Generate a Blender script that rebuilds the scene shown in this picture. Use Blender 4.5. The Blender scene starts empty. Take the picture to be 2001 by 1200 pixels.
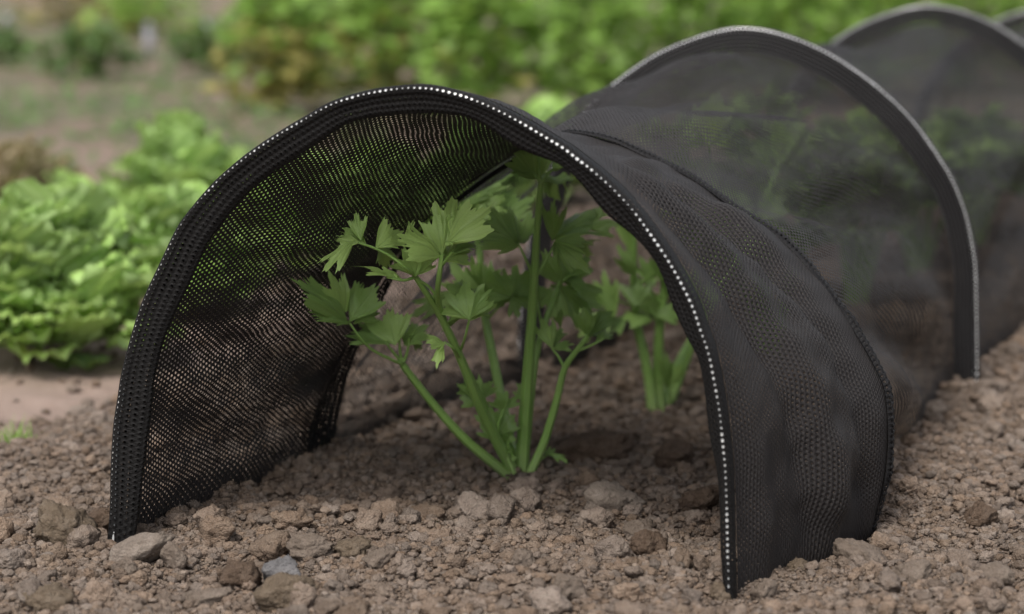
import bpy, math, random
import numpy as np
from mathutils import Vector, Matrix
R = math.radians
rng = np.random.default_rng(7)
random.seed(7)
sc = bpy.context.scene
col = sc.collection
V = Vector

# ---------------------------------------------------------------- camera model
F = 5002.0
H = 0.56
TH = math.atan(802.0 / F)
CT, ST = math.cos(TH), math.sin(TH)
def ray(px, py):
    dx = (px - 1000.5) / F; dz = -(py - 600.0) / F
    return V((dx, CT + dz * ST, -ST + dz * CT))
CAM = V((0, 0, H))
def G(px, py, z=0.0):
    d = ray(px, py); return CAM + d * ((z - H) / d.z)
def P(px, py, Y):
    d = ray(px, py); return CAM + d * (Y / d.y)
def on_plane(px, py, p0, n):
    d = ray(px, py); return CAM + d * ((p0 - CAM).dot(n) / d.dot(n))

# ---------------------------------------------------------------- tagging
def tag(o, label=None, cat=None, group=None, kind=None):
    if label: o['label'] = label
    if cat: o['category'] = cat
    if group: o['group'] = group
    if kind: o['kind'] = kind
    return o
def empty(name, loc=(0, 0, 0)):
    o = bpy.data.objects.new(name, None); col.objects.link(o); o.location = loc
    o.empty_display_size = 0.05
    return o
def link(name, me, mat=None, parent=None, smooth=True):
    o = bpy.data.objects.new(name, me); col.objects.link(o)
    if mat is not None: me.materials.append(mat)
    if smooth and len(me.polygons): me.polygons.foreach_set('use_smooth', np.ones(len(me.polygons), dtype=bool))
    if parent is not None:
        o.parent = parent
        me.transform(Matrix.Translation(-parent_loc(parent)))
    return o
def parent_loc(p):
    l = V((0, 0, 0))
    while p is not None:
        l += p.location; p = p.parent
    return l
def mesh_np(name, vs, fs, attr=None, uv=None):
    """vs (n,3), fs (m,3) or (m,4) int arrays, attr dict name->per-vertex float, uv (n,2) per vertex"""
    vs = np.asarray(vs, dtype=np.float32); fs = np.asarray(fs, dtype=np.int32)
    me = bpy.data.meshes.new(name)
    k = fs.shape[1]
    me.vertices.add(len(vs)); me.vertices.foreach_set('co', vs.ravel())
    me.loops.add(fs.size); me.loops.foreach_set('vertex_index', fs.ravel())
    me.polygons.add(len(fs))
    me.polygons.foreach_set('loop_start', np.arange(0, fs.size, k, dtype=np.int32))
    me.polygons.foreach_set('loop_total', np.full(len(fs), k, dtype=np.int32))
    me.update(calc_edges=True)
    if attr:
        for n, a in attr.items():
            at = me.attributes.new(n, 'FLOAT', 'POINT'); at.data.foreach_set('value', np.asarray(a, dtype=np.float32).ravel())
    if uv is not None:
        l = me.uv_layers.new(name='UVMap')
        l.data.foreach_set('uv', np.asarray(uv, dtype=np.float32)[fs.ravel()].ravel())
    return me

# ---------------------------------------------------------------- numpy noise
def _hash(ix, iy, iz, s):
    h = (ix.astype(np.int64) * 374761393 + iy.astype(np.int64) * 668265263 + iz.astype(np.int64) * 2147483647 + s * 974634777) & 0xFFFFFFFF
    h = ((h ^ (h >> 13)) * 1274126177) & 0xFFFFFFFF
    h = ((h ^ (h >> 16)) * 2246822519) & 0xFFFFFFFF
    return ((h ^ (h >> 15)) & 0xFFFFFF) / float(0xFFFFFF)
def vnoise(x, y, z=None, s=0):
    x = np.asarray(x, dtype=np.float64); y = np.asarray(y, dtype=np.float64)
    z = np.zeros_like(x) if z is None else np.asarray(z, dtype=np.float64)
    ix, iy, iz = np.floor(x), np.floor(y), np.floor(z)
    fx, fy, fz = x - ix, y - iy, z - iz
    fx = fx * fx * (3 - 2 * fx); fy = fy * fy * (3 - 2 * fy); fz = fz * fz * (3 - 2 * fz)
    r = 0
    for a in (0, 1):
        for b in (0, 1):
            for c in (0, 1):
                w = (fx if a else 1 - fx) * (fy if b else 1 - fy) * (fz if c else 1 - fz)
                r = r + w * _hash(ix + a, iy + b, iz + c, s)
    return r * 2 - 1
def fbm(x, y, z=None, s=0, o=4):
    r = 0; a = 1.0; t = 0
    for i in range(o):
        f = 2.03 ** i
        r = r + a * vnoise(x * f + 7.1 * i, y * f + 3.7 * i, None if z is None else z * f + 1.3 * i, s + i)
        t += a; a *= 0.5
    return r / t

# ---------------------------------------------------------------- node helpers
class NT:
    def __init__(s, name):
        s.m = bpy.data.materials.new(name); s.m.use_nodes = True
        s.t = s.m.node_tree; s.t.nodes.clear()
        s.out = s.n('ShaderNodeOutputMaterial')
    def n(s, typ, **kw):
        nd = s.t.nodes.new(typ)
        for k, v in kw.items():
            setattr(nd, k, v)
        return nd
    def l(s, a, b): s.t.links.new(a, b)
    def set(s, nd, name, v):
        if isinstance(v, bpy.types.NodeSocket): s.l(v, nd.inputs[name])
        else: nd.inputs[name].default_value = v
    def math(s, op, a, b=None, c=None):
        nd = s.n('ShaderNodeMath', operation=op)
        s.set(nd, 0, a)
        if b is not None: s.set(nd, 1, b)
        if c is not None: s.set(nd, 2, c)
        return nd.outputs[0]
    def noise(s, vec, scale, detail=4, rough=0.55, dim='3D'):
        nd = s.n('ShaderNodeTexNoise', noise_dimensions=dim)
        if vec is not None: s.l(vec, nd.inputs['Vector'])
        nd.inputs['Scale'].default_value = scale; nd.inputs['Detail'].default_value = detail; nd.inputs['Roughness'].default_value = rough
        return nd.outputs['Fac']
    def ramp(s, fac, stops):
        nd = s.n('ShaderNodeValToRGB'); s.l(fac, nd.inputs['Fac'])
        e = nd.color_ramp.elements
        while len(e) < len(stops): e.new(0.5)
        for i, (p, c) in enumerate(stops):
            e[i].position = p; e[i].color = (*c, 1) if len(c) == 3 else c
        return nd.outputs['Color']
    def mix(s, fac, a, b, blend='MIX'):
        nd = s.n('ShaderNodeMix', data_type='RGBA', blend_type=blend)
        s.set(nd, 0, fac)
        for i, v in ((6, a), (7, b)):
            if isinstance(v, bpy.types.NodeSocket): s.l(v, nd.inputs[i])
            else: nd.inputs[i].default_value = (*v, 1)
        return nd.outputs[2]
    def attr(s, name):
        return s.n('ShaderNodeAttribute', attribute_name=name).outputs['Fac']
    def pos(s):
        return s.n('ShaderNodeNewGeometry').outputs['Position']
    def bump(s, h, dist, strength=1.0):
        nd = s.n('ShaderNodeBump'); s.l(h, nd.inputs['Height']); nd.inputs['Distance'].default_value = dist; nd.inputs['Strength'].default_value = strength
        return nd.outputs['Normal']
    def bsdf(s, color, rough=0.8, spec=0.3, normal=None, metal=0.0):
        b = s.n('ShaderNodeBsdfPrincipled')
        s.set(b, 'Base Color', color if isinstance(color, bpy.types.NodeSocket) else (*color, 1))
        s.set(b, 'Roughness', rough); b.inputs['Specular IOR Level'].default_value = spec; b.inputs['Metallic'].default_value = metal
        if normal is not None: s.l(normal, b.inputs['Normal'])
        return b.outputs[0]

# ---------------------------------------------------------------- materials
def mat_soil(name, path=False):
    t = NT(name); p = t.pos()
    n1 = t.noise(p, 6, 5, 0.6); n2 = t.noise(p, 60, 5, 0.65); n3 = t.noise(p, 420, 4, 0.7); n4 = t.noise(p, 1500, 3, 0.7)
    c = t.ramp(n2, [(0.25, (0.120, 0.080, 0.055)), (0.5, (0.188, 0.134, 0.096)), (0.75, (0.272, 0.210, 0.160))])
    c = t.mix(t.math('MULTIPLY', t.math('SUBTRACT', n1, 0.35), 0.8), c, (0.20, 0.135, 0.095))
    c = t.mix(t.ramp(n3, [(0.35, (0, 0, 0)), (0.8, (0.5, 0.5, 0.5))]), c, (0.29, 0.235, 0.19))
    r = t.attr('rnd')
    hv = t.n('ShaderNodeHueSaturation')
    t.l(t.math('MULTIPLY_ADD', r, 0.52, 0.76), hv.inputs['Value'])
    t.l(t.math('MULTIPLY_ADD', t.attr('rnd2'), 0.33, 0.71), hv.inputs['Saturation'])
    t.l(c, hv.inputs['Color']); c = hv.outputs[0]
    if path:
        # the far ground: trodden earth with a thin scatter of green weeds
        sep = t.n('ShaderNodeSeparateXYZ'); t.l(p, sep.inputs[0])
        far = t.math('MULTIPLY', t.math('SUBTRACT', sep.outputs['Y'], 4.2), 0.5); far.node.use_clamp = True
        pth = t.attr('path')
        pathc = t.mix(n2, (0.30, 0.215, 0.175), (0.40, 0.31, 0.265))
        c = t.mix(pth, c, pathc)
        mp = t.n('ShaderNodeMapping'); t.l(p, mp.inputs[0]); mp.inputs['Scale'].default_value = (1, 0.55, 1)
        w = t.noise(mp.outputs[0], 1.7, 5, 0.65); w2 = t.noise(mp.outputs[0], 6, 3, 0.6)
        wf = t.ramp(w, [(0.43, (0, 0, 0)), (0.62, (0.75, 0.75, 0.75))])
        wcol = t.mix(w2, (0.050, 0.080, 0.040), (0.16, 0.20, 0.10))
        pk = t.mix(w2, (0.17, 0.130, 0.100), (0.33, 0.245, 0.195))
        farc = t.mix(wf, pk, wcol)
        c = t.mix(far, c, farc)
    vo = t.n('ShaderNodeTexVoronoi', feature='SMOOTH_F1'); t.l(p, vo.inputs['Vector']); vo.inputs['Scale'].default_value = 480; vo.inputs['Detail'].default_value = 1; vo.inputs['Smoothness'].default_value = 0.4
    h = t.math('ADD', t.math('SUBTRACT', n3, t.math('MULTIPLY', vo.outputs['Distance'], 1.1)), t.math('MULTIPLY', n4, 0.5))
    nrm = t.bump(h, 0.0020, 0.85)
    t.l(t.bsdf(c, 0.95, 0.12, nrm), t.out.inputs[0])
    return t.m
M_SOIL = mat_soil('soil_crumbs'); M_GROUND = mat_soil('soil_ground', True)

def mat_stone(name, c1, c2, c3):
    t = NT(name)
    p = t.n('ShaderNodeTexCoord').outputs['Object']
    n2 = t.noise(p, 55, 5, 0.65); n3 = t.noise(p, 380, 5, 0.7); n4 = t.noise(p, 1300, 3, 0.7)
    c = t.ramp(n2, [(0.3, c1), (0.5, c2), (0.72, c3)])
    c = t.mix(t.ramp(n3, [(0.3, (0, 0, 0)), (0.7, (0.45, 0.45, 0.45))]), c, c3)
    vo = t.n('ShaderNodeTexVoronoi', feature='SMOOTH_F1'); t.l(p, vo.inputs['Vector']); vo.inputs['Scale'].default_value = 330; vo.inputs['Smoothness'].default_value = 0.5
    nrm = t.bump(t.math('SUBTRACT', t.math('ADD', n3, t.math('MULTIPLY', n4, 0.5)), t.math('MULTIPLY', vo.outputs['Distance'], 0.7)), 0.0034, 1.0)
    t.l(t.bsdf(c, 0.93, 0.15, nrm), t.out.inputs[0]); return t.m
M_STONE = {
    'tan': mat_stone('tan_stone', (0.13, 0.10, 0.075), (0.20, 0.155, 0.122), (0.30, 0.245, 0.20)),
    'brown': mat_stone('brown_clod', (0.075, 0.050, 0.034), (0.13, 0.088, 0.062), (0.19, 0.14, 0.105)),
    'pale': mat_stone('pale_stone', (0.17, 0.135, 0.105), (0.26, 0.21, 0.17), (0.38, 0.32, 0.27)),
    'grey': mat_stone('grey_stone', (0.12, 0.115, 0.115), (0.19, 0.183, 0.185), (0.27, 0.255, 0.25)),
    'ochre': mat_stone('ochre_clod', (0.11, 0.082, 0.055), (0.175, 0.130, 0.090), (0.25, 0.20, 0.15)),
}

def mat_net(name, rad, base, pu=0.0048, pv=0.0042, spec=0.35, rib=1.0, fold=None, var=(0.45, 1.1)):
    """knitted mesh cloth: staggered rows of small round holes, laid out in metres along the cloth"""
    t = NT(name)
    uv = t.n('ShaderNodeUVMap', uv_map='UVMap').outputs[0]
    sep = t.n('ShaderNodeSeparateXYZ')
    wob = t.n('ShaderNodeTexNoise', noise_dimensions='2D'); t.l(uv, wob.inputs['Vector']); wob.inputs['Scale'].default_value = 55; wob.inputs['Detail'].default_value = 2
    va = t.n('ShaderNodeVectorMath', operation='MULTIPLY_ADD'); t.l(wob.outputs['Color'], va.inputs[0]); va.inputs[1].default_value = (0.0013, 0.0009, 0); t.l(uv, va.inputs[2])
    if fold is None:
        w2 = t.n('ShaderNodeTexNoise', noise_dimensions='2D'); t.l(uv, w2.inputs['Vector']); w2.inputs['Scale'].default_value = 9; w2.inputs['Detail'].default_value = 1
        vb = t.n('ShaderNodeVectorMath', operation='MULTIPLY_ADD'); t.l(w2.outputs['Color'], vb.inputs[0]); vb.inputs[1].default_value = (0.006, 0.003, 0); t.l(va.outputs[0], vb.inputs[2]); va = vb
    else:
        va.inputs[1].default_value = (0.0012, 0.0006, 0)
    t.l(va.outputs[0], sep.inputs[0])
    x = t.math('DIVIDE', sep.outputs['Y'], pv); y = t.math('DIVIDE', sep.outputs['X'], pu)
    colx = t.math('FLOOR', x)
    odd = t.math('MULTIPLY', t.math('MODULO', t.math('ABSOLUTE', colx), 2.0), 0.5)
    y = t.math('ADD', y, odd)
    fx = t.math('SUBTRACT', t.math('SUBTRACT', x, colx), 0.5)
    fy = t.math('SUBTRACT', t.math('FRACT', y), 0.5)
    fx = t.math('MULTIPLY', fx, pv / 0.0045); fy = t.math('MULTIPLY', fy, pu / 0.0045)
    r = t.math('SQRT', t.math('ADD', t.math('POWER', t.math('ABSOLUTE', fx), 2), t.math('POWER', t.math('ABSOLUTE', fy), 2)))
    # hole size varies a little with the yarn tension
    tn = t.noise(uv, 30, 2, 0.5, '2D')
    tn2 = t.noise(uv, 110, 1, 0.5, '2D')
    rr = t.math('MULTIPLY', t.math('MULTIPLY_ADD', t.math('ADD', t.math('MULTIPLY', tn, 0.6), t.math('MULTIPLY', tn2, 0.4)), var[1], var[0]), rad)
    if fold is not None:      # the cloth is stretched open where it folds over the wire
        s2 = t.n('ShaderNodeSeparateXYZ'); t.l(uv, s2.inputs[0])
        dd = t.math('ABSOLUTE', t.math('SUBTRACT', s2.outputs['Y'], fold[0]))
        bo = t.math('MULTIPLY_ADD', dd, -1.0 / fold[1], 1.5); bo.node.use_clamp = True
        rr = t.math('ADD', rr, t.math('MULTIPLY', t.math('MULTIPLY', bo, fold[2]), t.attr('open')))
    # doubled cloth near the soil line has hardly any open holes
    rr = t.math('MULTIPLY', rr, t.math('SUBTRACT', 1.0, t.attr('shut')))
    solid = t.math('GREATER_THAN', r, rr)
    ribs = t.math('ABSOLUTE', fx)
    n2 = t.noise(uv, 900, 2, 0.6, '2D')
    hgt = t.math('ADD', t.math('MULTIPLY', ribs, 1.2 * rib), t.math('ADD', t.math('MULTIPLY', t.math('MINIMUM', r, 0.5), 0.8), t.math('MULTIPLY', n2, 0.35)))
    nrm = t.bump(hgt, 0.0020, 1.0)
    cc = t.mix(t.noise(uv, 12, 3, 0.5, '2D'), [b * 0.8 for b in base], [b * 1.25 for b in base])
    cc = t.mix(t.math('MULTIPLY', ribs, 1.9), [b * (1 - 0.55 * min(rib, 1)) for b in base], cc)
    b = t.bsdf(cc, 0.62, spec, nrm)
    tl = t.n('ShaderNodeBsdfTranslucent'); t.l(cc, tl.inputs[0])
    ms = t.n('ShaderNodeMixShader'); ms.inputs[0].default_value = 0.06; t.l(b, ms.inputs[1]); t.l(tl.outputs[0], ms.inputs[2])
    tr = t.n('ShaderNodeBsdfTransparent')
    mx = t.n('ShaderNodeMixShader'); t.l(solid, mx.inputs[0]); t.l(tr.outputs[0], mx.inputs[1]); t.l(ms.outputs[0], mx.inputs[2])
    t.l(mx.outputs[0], t.out.inputs[0])
    return t.m
M_NET = mat_net('black_mesh_net', 0.220, (0.032, 0.027, 0.0265), var=(0.0, 2.0))
M_NETB = mat_net('black_mesh_net_stretched', 0.35, (0.036, 0.0305, 0.030))
M_HEM = mat_net('black_mesh_hem', 0.215, (0.010, 0.0092, 0.009), pu=0.0050, pv=0.0045, spec=0.22, rib=0.2, fold=(0.04725, 0.0022, 0.12), var=(-0.1, 1.8))
M_FIN = mat_net('black_mesh_fin', 0.20, (0.022, 0.020, 0.021), pu=0.0050, pv=0.0045, spec=0.4, fold=(0.04725, 0.0035, 0.10), var=(0.55, 0.9))
M_TAPE = mat_net('black_seam_tape', 0.16, (0.018, 0.017, 0.018), spec=0.2)

def mat_hoop():
    t = NT('galvanised_hoop'); n = t.noise(t.pos(), 200, 3)
    t.l(t.bsdf(t.mix(n, (0.70, 0.70, 0.70), (0.88, 0.88, 0.87)), 0.28, 0.8, None, 0.25), t.out.inputs[0]); return t.m
M_HOOP = mat_hoop()

def mat_leaf(name, c1, c2, under, trans=0.45, rough=0.42, vein=(0.16, 0.26, 0.08), scale=60, lit_tint=0.0):
    t = NT(name)
    p = t.n('ShaderNodeTexCoord').outputs['Object']
    n1 = t.noise(p, scale, 3, 0.5); n2 = t.noise(p, scale * 9, 3, 0.6)
    c = t.mix(n1, c1, c2)
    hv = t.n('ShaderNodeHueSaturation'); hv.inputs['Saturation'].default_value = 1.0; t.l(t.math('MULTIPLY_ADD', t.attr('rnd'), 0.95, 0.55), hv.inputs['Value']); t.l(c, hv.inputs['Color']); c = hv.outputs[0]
    yl = t.math('MULTIPLY', t.math('SUBTRACT', t.attr('rnd'), 0.55), lit_tint); yl.node.use_clamp = True  # yellows the brightest leaves, a sunlit look painted into the leaf colour
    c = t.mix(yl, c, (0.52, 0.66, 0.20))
    vn = t.attr('vein')
    c = t.mix(t.math('MULTIPLY', vn, 0.35), c, vein)
    geo = t.n('ShaderNodeNewGeometry')
    c = t.mix(t.math('MULTIPLY', geo.outputs['Backfacing'], 0.45), c, under)
    h = t.math('SUBTRACT', t.math('MULTIPLY', n2, 0.6), t.math('MULTIPLY', vn, 0.7))
    nrm = t.bump(h, 0.0012, 0.7)
    b = t.bsdf(c, rough, 0.45, nrm)
    tl = t.n('ShaderNodeBsdfTranslucent'); tc = t.mix(0.35, c, (0.42, 0.55, 0.05), 'MIX')
    t.l(tc, tl.inputs[0]); t.l(nrm, tl.inputs['Normal'])
    ms = t.n('ShaderNodeMixShader'); ms.inputs[0].default_value = trans; t.l(b, ms.inputs[1]); t.l(tl.outputs[0], ms.inputs[2])
    t.l(ms.outputs[0], t.out.inputs[0]); return t.m
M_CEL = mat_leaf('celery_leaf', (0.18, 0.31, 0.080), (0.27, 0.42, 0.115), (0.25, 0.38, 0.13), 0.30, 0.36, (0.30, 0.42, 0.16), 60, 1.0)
M_LET = mat_leaf('lettuce_leaf', (0.31, 0.48, 0.12), (0.44, 0.60, 0.22), (0.42, 0.58, 0.26), 0.5, 0.45, (0.33, 0.5, 0.2), 25)
M_LETD = mat_leaf('wilted_lettuce_leaf', (0.20, 0.13, 0.08), (0.34, 0.27, 0.15), (0.42, 0.36, 0.24), 0.35, 0.6, (0.4, 0.35, 0.2), 25)
M_BUSH = mat_leaf('bed_leaf', (0.17, 0.305, 0.055), (0.29, 0.455, 0.10), (0.30, 0.45, 0.13), 0.5, 0.5, (0.2, 0.32, 0.1), 12)
M_YEL = mat_leaf('yellowed_leaf', (0.30, 0.26, 0.07), (0.36, 0.33, 0.11), (0.36, 0.27, 0.16), 0.4, 0.6, (0.4, 0.35, 0.15), 12)
M_DARK = mat_leaf('dark_weed_leaf', (0.075, 0.135, 0.045), (0.125, 0.205, 0.065), (0.14, 0.21, 0.09), 0.4, 0.5, (0.1, 0.18, 0.07), 12)
def mat_stem(name, c1, c2):
    t = NT(name); p = t.n('ShaderNodeTexCoord').outputs['Object']
    mp = t.n('ShaderNodeMapping'); t.l(p, mp.inputs[0]); mp.inputs['Scale'].default_value = (1, 1, 0.06)
    n = t.noise(mp.outputs[0], 700, 3, 0.5); n1 = t.noise(p, 30, 2)
    c = t.mix(n1, c1, c2); c = t.mix(t.math('MULTIPLY', n, 0.5), c, [v * 1.35 for v in c2])
    sz = t.n('ShaderNodeSeparateXYZ'); t.l(p, sz.inputs[0])
    bz = t.math('MULTIPLY_ADD', sz.outputs['Z'], -18.0, 0.75); bz.node.use_clamp = True
    c = t.mix(t.math('MULTIPLY', bz, 0.6), c, (0.38, 0.46, 0.22))
    b = t.n('ShaderNodeBsdfPrincipled'); t.l(c, b.inputs['Base Color']); b.inputs['Roughness'].default_value = 0.38
    b.inputs['Specular IOR Level'].default_value = 0.45
    b.inputs['Subsurface Weight'].default_value = 0.25; b.inputs['Subsurface Radius'].default_value = (0.6, 1, 0.3); b.inputs['Subsurface Scale'].default_value = 0.004
    t.l(t.bump(n, 0.0008, 0.6), b.inputs['Normal']); t.l(b.outputs[0], t.out.inputs[0]); return t.m
M_STEM = mat_stem('celery_stalk', (0.17, 0.30, 0.07), (0.26, 0.41, 0.11))
M_STEMD = mat_stem('plant_stem', (0.16, 0.20, 0.07), (0.22, 0.26, 0.10))
def mat_plain(name, c, rough=0.6):
    t = NT(name); n = t.noise(t.pos(), 40, 3)
    t.l(t.bsdf(t.mix(n, [v * 0.8 for v in c], [min(1, v * 1.15) for v in c]), rough, 0.3), t.out.inputs[0]); return t.m
M_PEG = mat_plain('grey_peg', (0.33, 0.32, 0.35))
M_WHITE = mat_plain('pale_tag', (0.55, 0.60, 0.66))

# ---------------------------------------------------------------- ground
AX = V((0.382, 0.924, 0)).normalized()          # direction the rows run in
RT = V((AX.y, -AX.x, 0))
def bed_side(x, y):
    """signed distance (m) from the left edge of the dug bed, positive on the bed"""
    return (x + 0.434) * RT.x + (y - 2.82) * RT.y
def hsoil(x, y):
    x = np.asarray(x, float); y = np.asarray(y, float)
    s = bed_side(x, y)
    near = np.clip(1 - (y - 4.0) / 1.5, 0.25, 1)
    bed = np.clip(s / 0.12 + 0.5, 0, 1); bed = bed * bed * (3 - 2 * bed)
    h = 0.013 * fbm(x * 6, y * 6, None, 3, 3) + bed * near * (0.009 * fbm(x * 22, y * 22, None, 9, 3) + 0.0045 * fbm(x * 75, y * 75, None, 17, 3))
    h = h + (1 - bed) * (-0.012) + (1 - bed) * 0.004 * fbm(x * 40, y * 40, None, 5, 3)
    # soil drawn up along the far side of the right hand wall
    h = h + 0.012 * np.exp(-((s - 0.95) / 0.14) ** 2)
    q_ = np.clip(((x - 0.175) * 0.14 + (y - 1.97) * 0.28) / (0.14 ** 2 + 0.28 ** 2), 0, 1.1)
    h = h - 0.010 * np.exp(-(((x - 0.183 - q_ * 0.14) ** 2 + (y - 1.965 - q_ * 0.28) ** 2) / 0.0011))
    h = h - 0.004 * np.exp(-(((x - 0.165) / 0.05) ** 2 + ((y - 1.99) / 0.05) ** 2)) + 0.010 * np.exp(-(((x - 0.02) / 0.16) ** 2 + ((y - 2.10) / 0.10) ** 2))
    h = h + 0.005 * np.exp(-(((x - 0.0) / 0.09) ** 2 + ((y - 2.42) / 0.09) ** 2))
    return h
def hs(x, y): return float(hsoil(np.array([x]), np.array([y]))[0])
def build_ground():
    ys = [0.4]
    while ys[-1] < 5: ys.append(ys[-1] + (0.0055 if 1.8 < ys[-1] < 3.4 else 0.014))
    while ys[-1] < 60: ys.append(ys[-1] * 1.035)
    while ys[-1] < 4000: ys.append(ys[-1] * 1.5)
    ys = np.array(ys)
    xs = np.linspace(-0.55, 0.75, 240)
    xo = [0.75]
    while xo[-1] < 6: xo.append(xo[-1] * 1.03)
    while xo[-1] < 3000: xo.append(xo[-1] * 1.6)
    xo = np.array(xo[1:])
    xl = [0.55]
    while xl[-1] < 6: xl.append(xl[-1] * 1.02)
    while xl[-1] < 3000: xl.append(xl[-1] * 1.6)
    xs = np.concatenate([-np.array(xl[1:])[::-1], xs, xo])
    X, Y = np.meshgrid(xs, ys)
    Z = hsoil(X, Y)
    Z = np.where(np.abs(X) + Y > 60, 0, Z)
    vs = np.stack([X.ravel(), Y.ravel(), Z.ravel()], 1)
    nx, ny = len(xs), len(ys)
    i = np.arange(ny - 1)[:, None] * nx + np.arange(nx - 1)[None, :]
    fs = np.stack([i, i + 1, i + nx + 1, i + nx], -1).reshape(-1, 4)
    s = bed_side(X, Y).ravel()
    path = np.clip(-s / 0.10, 0, 1)
    me = mesh_np('ground', vs, fs, {'rnd': np.full(len(vs), 0.35), 'rnd2': np.full(len(vs), 0.5), 'path': path})
    o = link('ground', me, M_GROUND); tag(o, kind='structure')
build_ground()

# ---------------------------------------------------------------- clods
import bmesh
def ico(sub):
    bm = bmesh.new(); bmesh.ops.create_icosphere(bm, subdivisions=sub, radius=1)
    v = np.array([x.co[:] for x in bm.verts]); f = np.array([[q.index for q in p.verts] for p in bm.faces]); bm.free()
    return v, f
ICO = {s: ico(s) for s in (1, 2, 3, 4)}
def rock_shape(sub, seed, round_=0.45, rough=0.10, nfreq=2.2):
    v, f = ICO[sub]; r_ = np.random.default_rng(seed)
    n = r_.normal(size=(9, 3)); n /= np.linalg.norm(n, axis=1)[:, None]
    d = r_.uniform(0.62, 0.95, 9)
    dots = v @ n.T
    k = np.where(dots > 0.05, d[None, :] / np.maximum(dots, 0.05), 9).min(1)
    k = np.minimum(k, 1.25)
    rad = (1 - round_) * k + round_ * 0.92
    ns = fbm(v[:, 0] * nfreq + seed, v[:, 1] * nfreq, v[:, 2] * nfreq, seed, 4 if sub > 2 else 2)
    bl = 0.5 - np.abs(fbm(v[:, 0] * nfreq * 1.7 + seed * 3, v[:, 1] * nfreq * 1.7, v[:, 2] * nfreq * 1.7, seed + 5, 2 if sub < 4 else 3))
    rad = rad * (1 + rough * 1.8 * ns + rough * 1.5 * (bl - 0.3))
    return v * rad[:, None], f
def rot_mats(n, r_):
    q = r_.normal(size=(n, 4)); q /= np.linalg.norm(q, axis=1)[:, None]
    w, x, y, z = q.T
    return np.stack([1 - 2 * (y * y + z * z), 2 * (x * y - w * z), 2 * (x * z + w * y), 2 * (x * y + w * z), 1 - 2 * (x * x + z * z), 2 * (y * z - w * x),
                     2 * (x * z - w * y), 2 * (y * z + w * x), 1 - 2 * (x * x + y * y)], 1).reshape(-1, 3, 3)
def scatter(n, rmin, rmax, power, sub, ymin, ymax, seed, sink=0.25, rough=0.14, side_min=-0.05, rnd_round=0.5):
    r_ = np.random.default_rng(seed)
    # sample depth with density ~ 1/y, inside a wedge a little wider than the view
    u = r_.random(n * 2); Y = ymin * (ymax / ymin) ** u
    X = r_.uniform(-0.27, 0.27, n * 2) * Y
    # clumps: where the clump noise is low there are fewer clods
    cl = fbm(X * 14, Y * 14, None, seed, 3)
    s = bed_side(X, Y)
    keep = (s > side_min + 0.03 * vnoise(X * 20, Y * 20, None, 4)) & (r_.random(n * 2) < 0.62 + 1.0 * cl)
    stray = r_.random(n * 2) < 0.06
    keep = keep | (stray & (rmax < 0.013))
    # no big clods lying against the outside of the near net wall
    ax_, ay_, bx_, by_ = 0.175, 1.97, 0.315, 2.25
    q = np.clip(((X - ax_) * (bx_ - ax_) + (Y - ay_) * (by_ - ay_)) / ((bx_ - ax_) ** 2 + (by_ - ay_) ** 2), 0, 1)
    dn = np.hypot(X - (ax_ + q * (bx_ - ax_)), Y - (ay_ + q * (by_ - ay_)))
    if rmax > 0.004: keep = keep & (dn > 0.028)
    X, Y = X[keep][:n], Y[keep][:n]; m = len(X)
    rad = rmin * (rmax / rmin) ** (r_.random(m) ** power)
    protos = [rock_shape(sub, seed * 31 + k, rnd_round, rough, 1.6 if sub < 3 else 2.4) for k in range(10)]
    RM = rot_mats(m, r_)
    sc3 = rad[:, None] * r_.uniform(0.72, 1.2, (m, 3)) * np.array([1.05, 1.05, 0.8])
    Z = hsoil(X, Y) + rad * (0.5 - sink) + 0.3 * rad * r_.random(m)
    C = np.stack([X, Y, Z], 1)
    which = r_.integers(0, 10, m)
    VS, FS, A, B, off = [], [], [], [], 0
    ra, rb = r_.random(m), r_.random(m)
    for k in range(10):
        idx = np.where(which == k)[0]
        pv, pf = protos[k]
        w = np.einsum('nij,vj->nvi', RM[idx], pv) * sc3[idx][:, None, :] + C[idx][:, None, :]
        nv = len(pv)
        VS.append(w.reshape(-1, 3)); FS.append((pf[None] + (np.arange(len(idx)) * nv)[:, None, None] + off).reshape(-1, 3))
        A.append(np.repeat(ra[idx], nv)); B.append(np.repeat(rb[idx], nv)); off += nv * len(idx)
    return np.concatenate(VS), np.concatenate(FS), np.concatenate(A), np.concatenate(B)
def merge_scatter(name, sets, label, cat):
    VS, FS, A, B, off = [], [], [], [], 0
    for (v, f, a, b) in sets:
        VS.append(v); FS.append(f + off); A.append(a); B.append(b); off += len(v)
    me = mesh_np(name, np.concatenate(VS), np.concatenate(FS), {'rnd': np.concatenate(A), 'rnd2': np.concatenate(B)})
    return tag(link(name, me, M_SOIL), label, cat, kind='stuff')
merge_scatter('soil_crumbs', [
    scatter(150000, 0.0008, 0.0024, 1.1, 1, 1.80, 2.80, 11, 0.0, 0.2),
    scatter(20000, 0.0020, 0.0048, 1.3, 2, 1.80, 2.7, 16, 0.05, 0.24, -0.05, 0.4),
    scatter(7500, 0.0030, 0.0072, 1.5, 3, 1.80, 2.7, 12, 0.05, 0.22, -0.05, 0.35),
    scatter(5000, 0.0035, 0.0080, 1.5, 2, 2.6, 3.6, 15, 0.12, 0.19, -0.05, 0.45),
    scatter(8000, 0.0040, 0.0120, 1.3, 2, 3.2, 5.2, 13, 0.2, 0.2, -0.05, 0.4),
    scatter(520, 0.0070, 0.0160, 1.7, 4, 1.80, 3.6, 14, 0.15, 0.20, -0.05, 0.32),
], 'loose crumbly brown soil, crumbs and small clods spread over the dug bed', 'soil')

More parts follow.
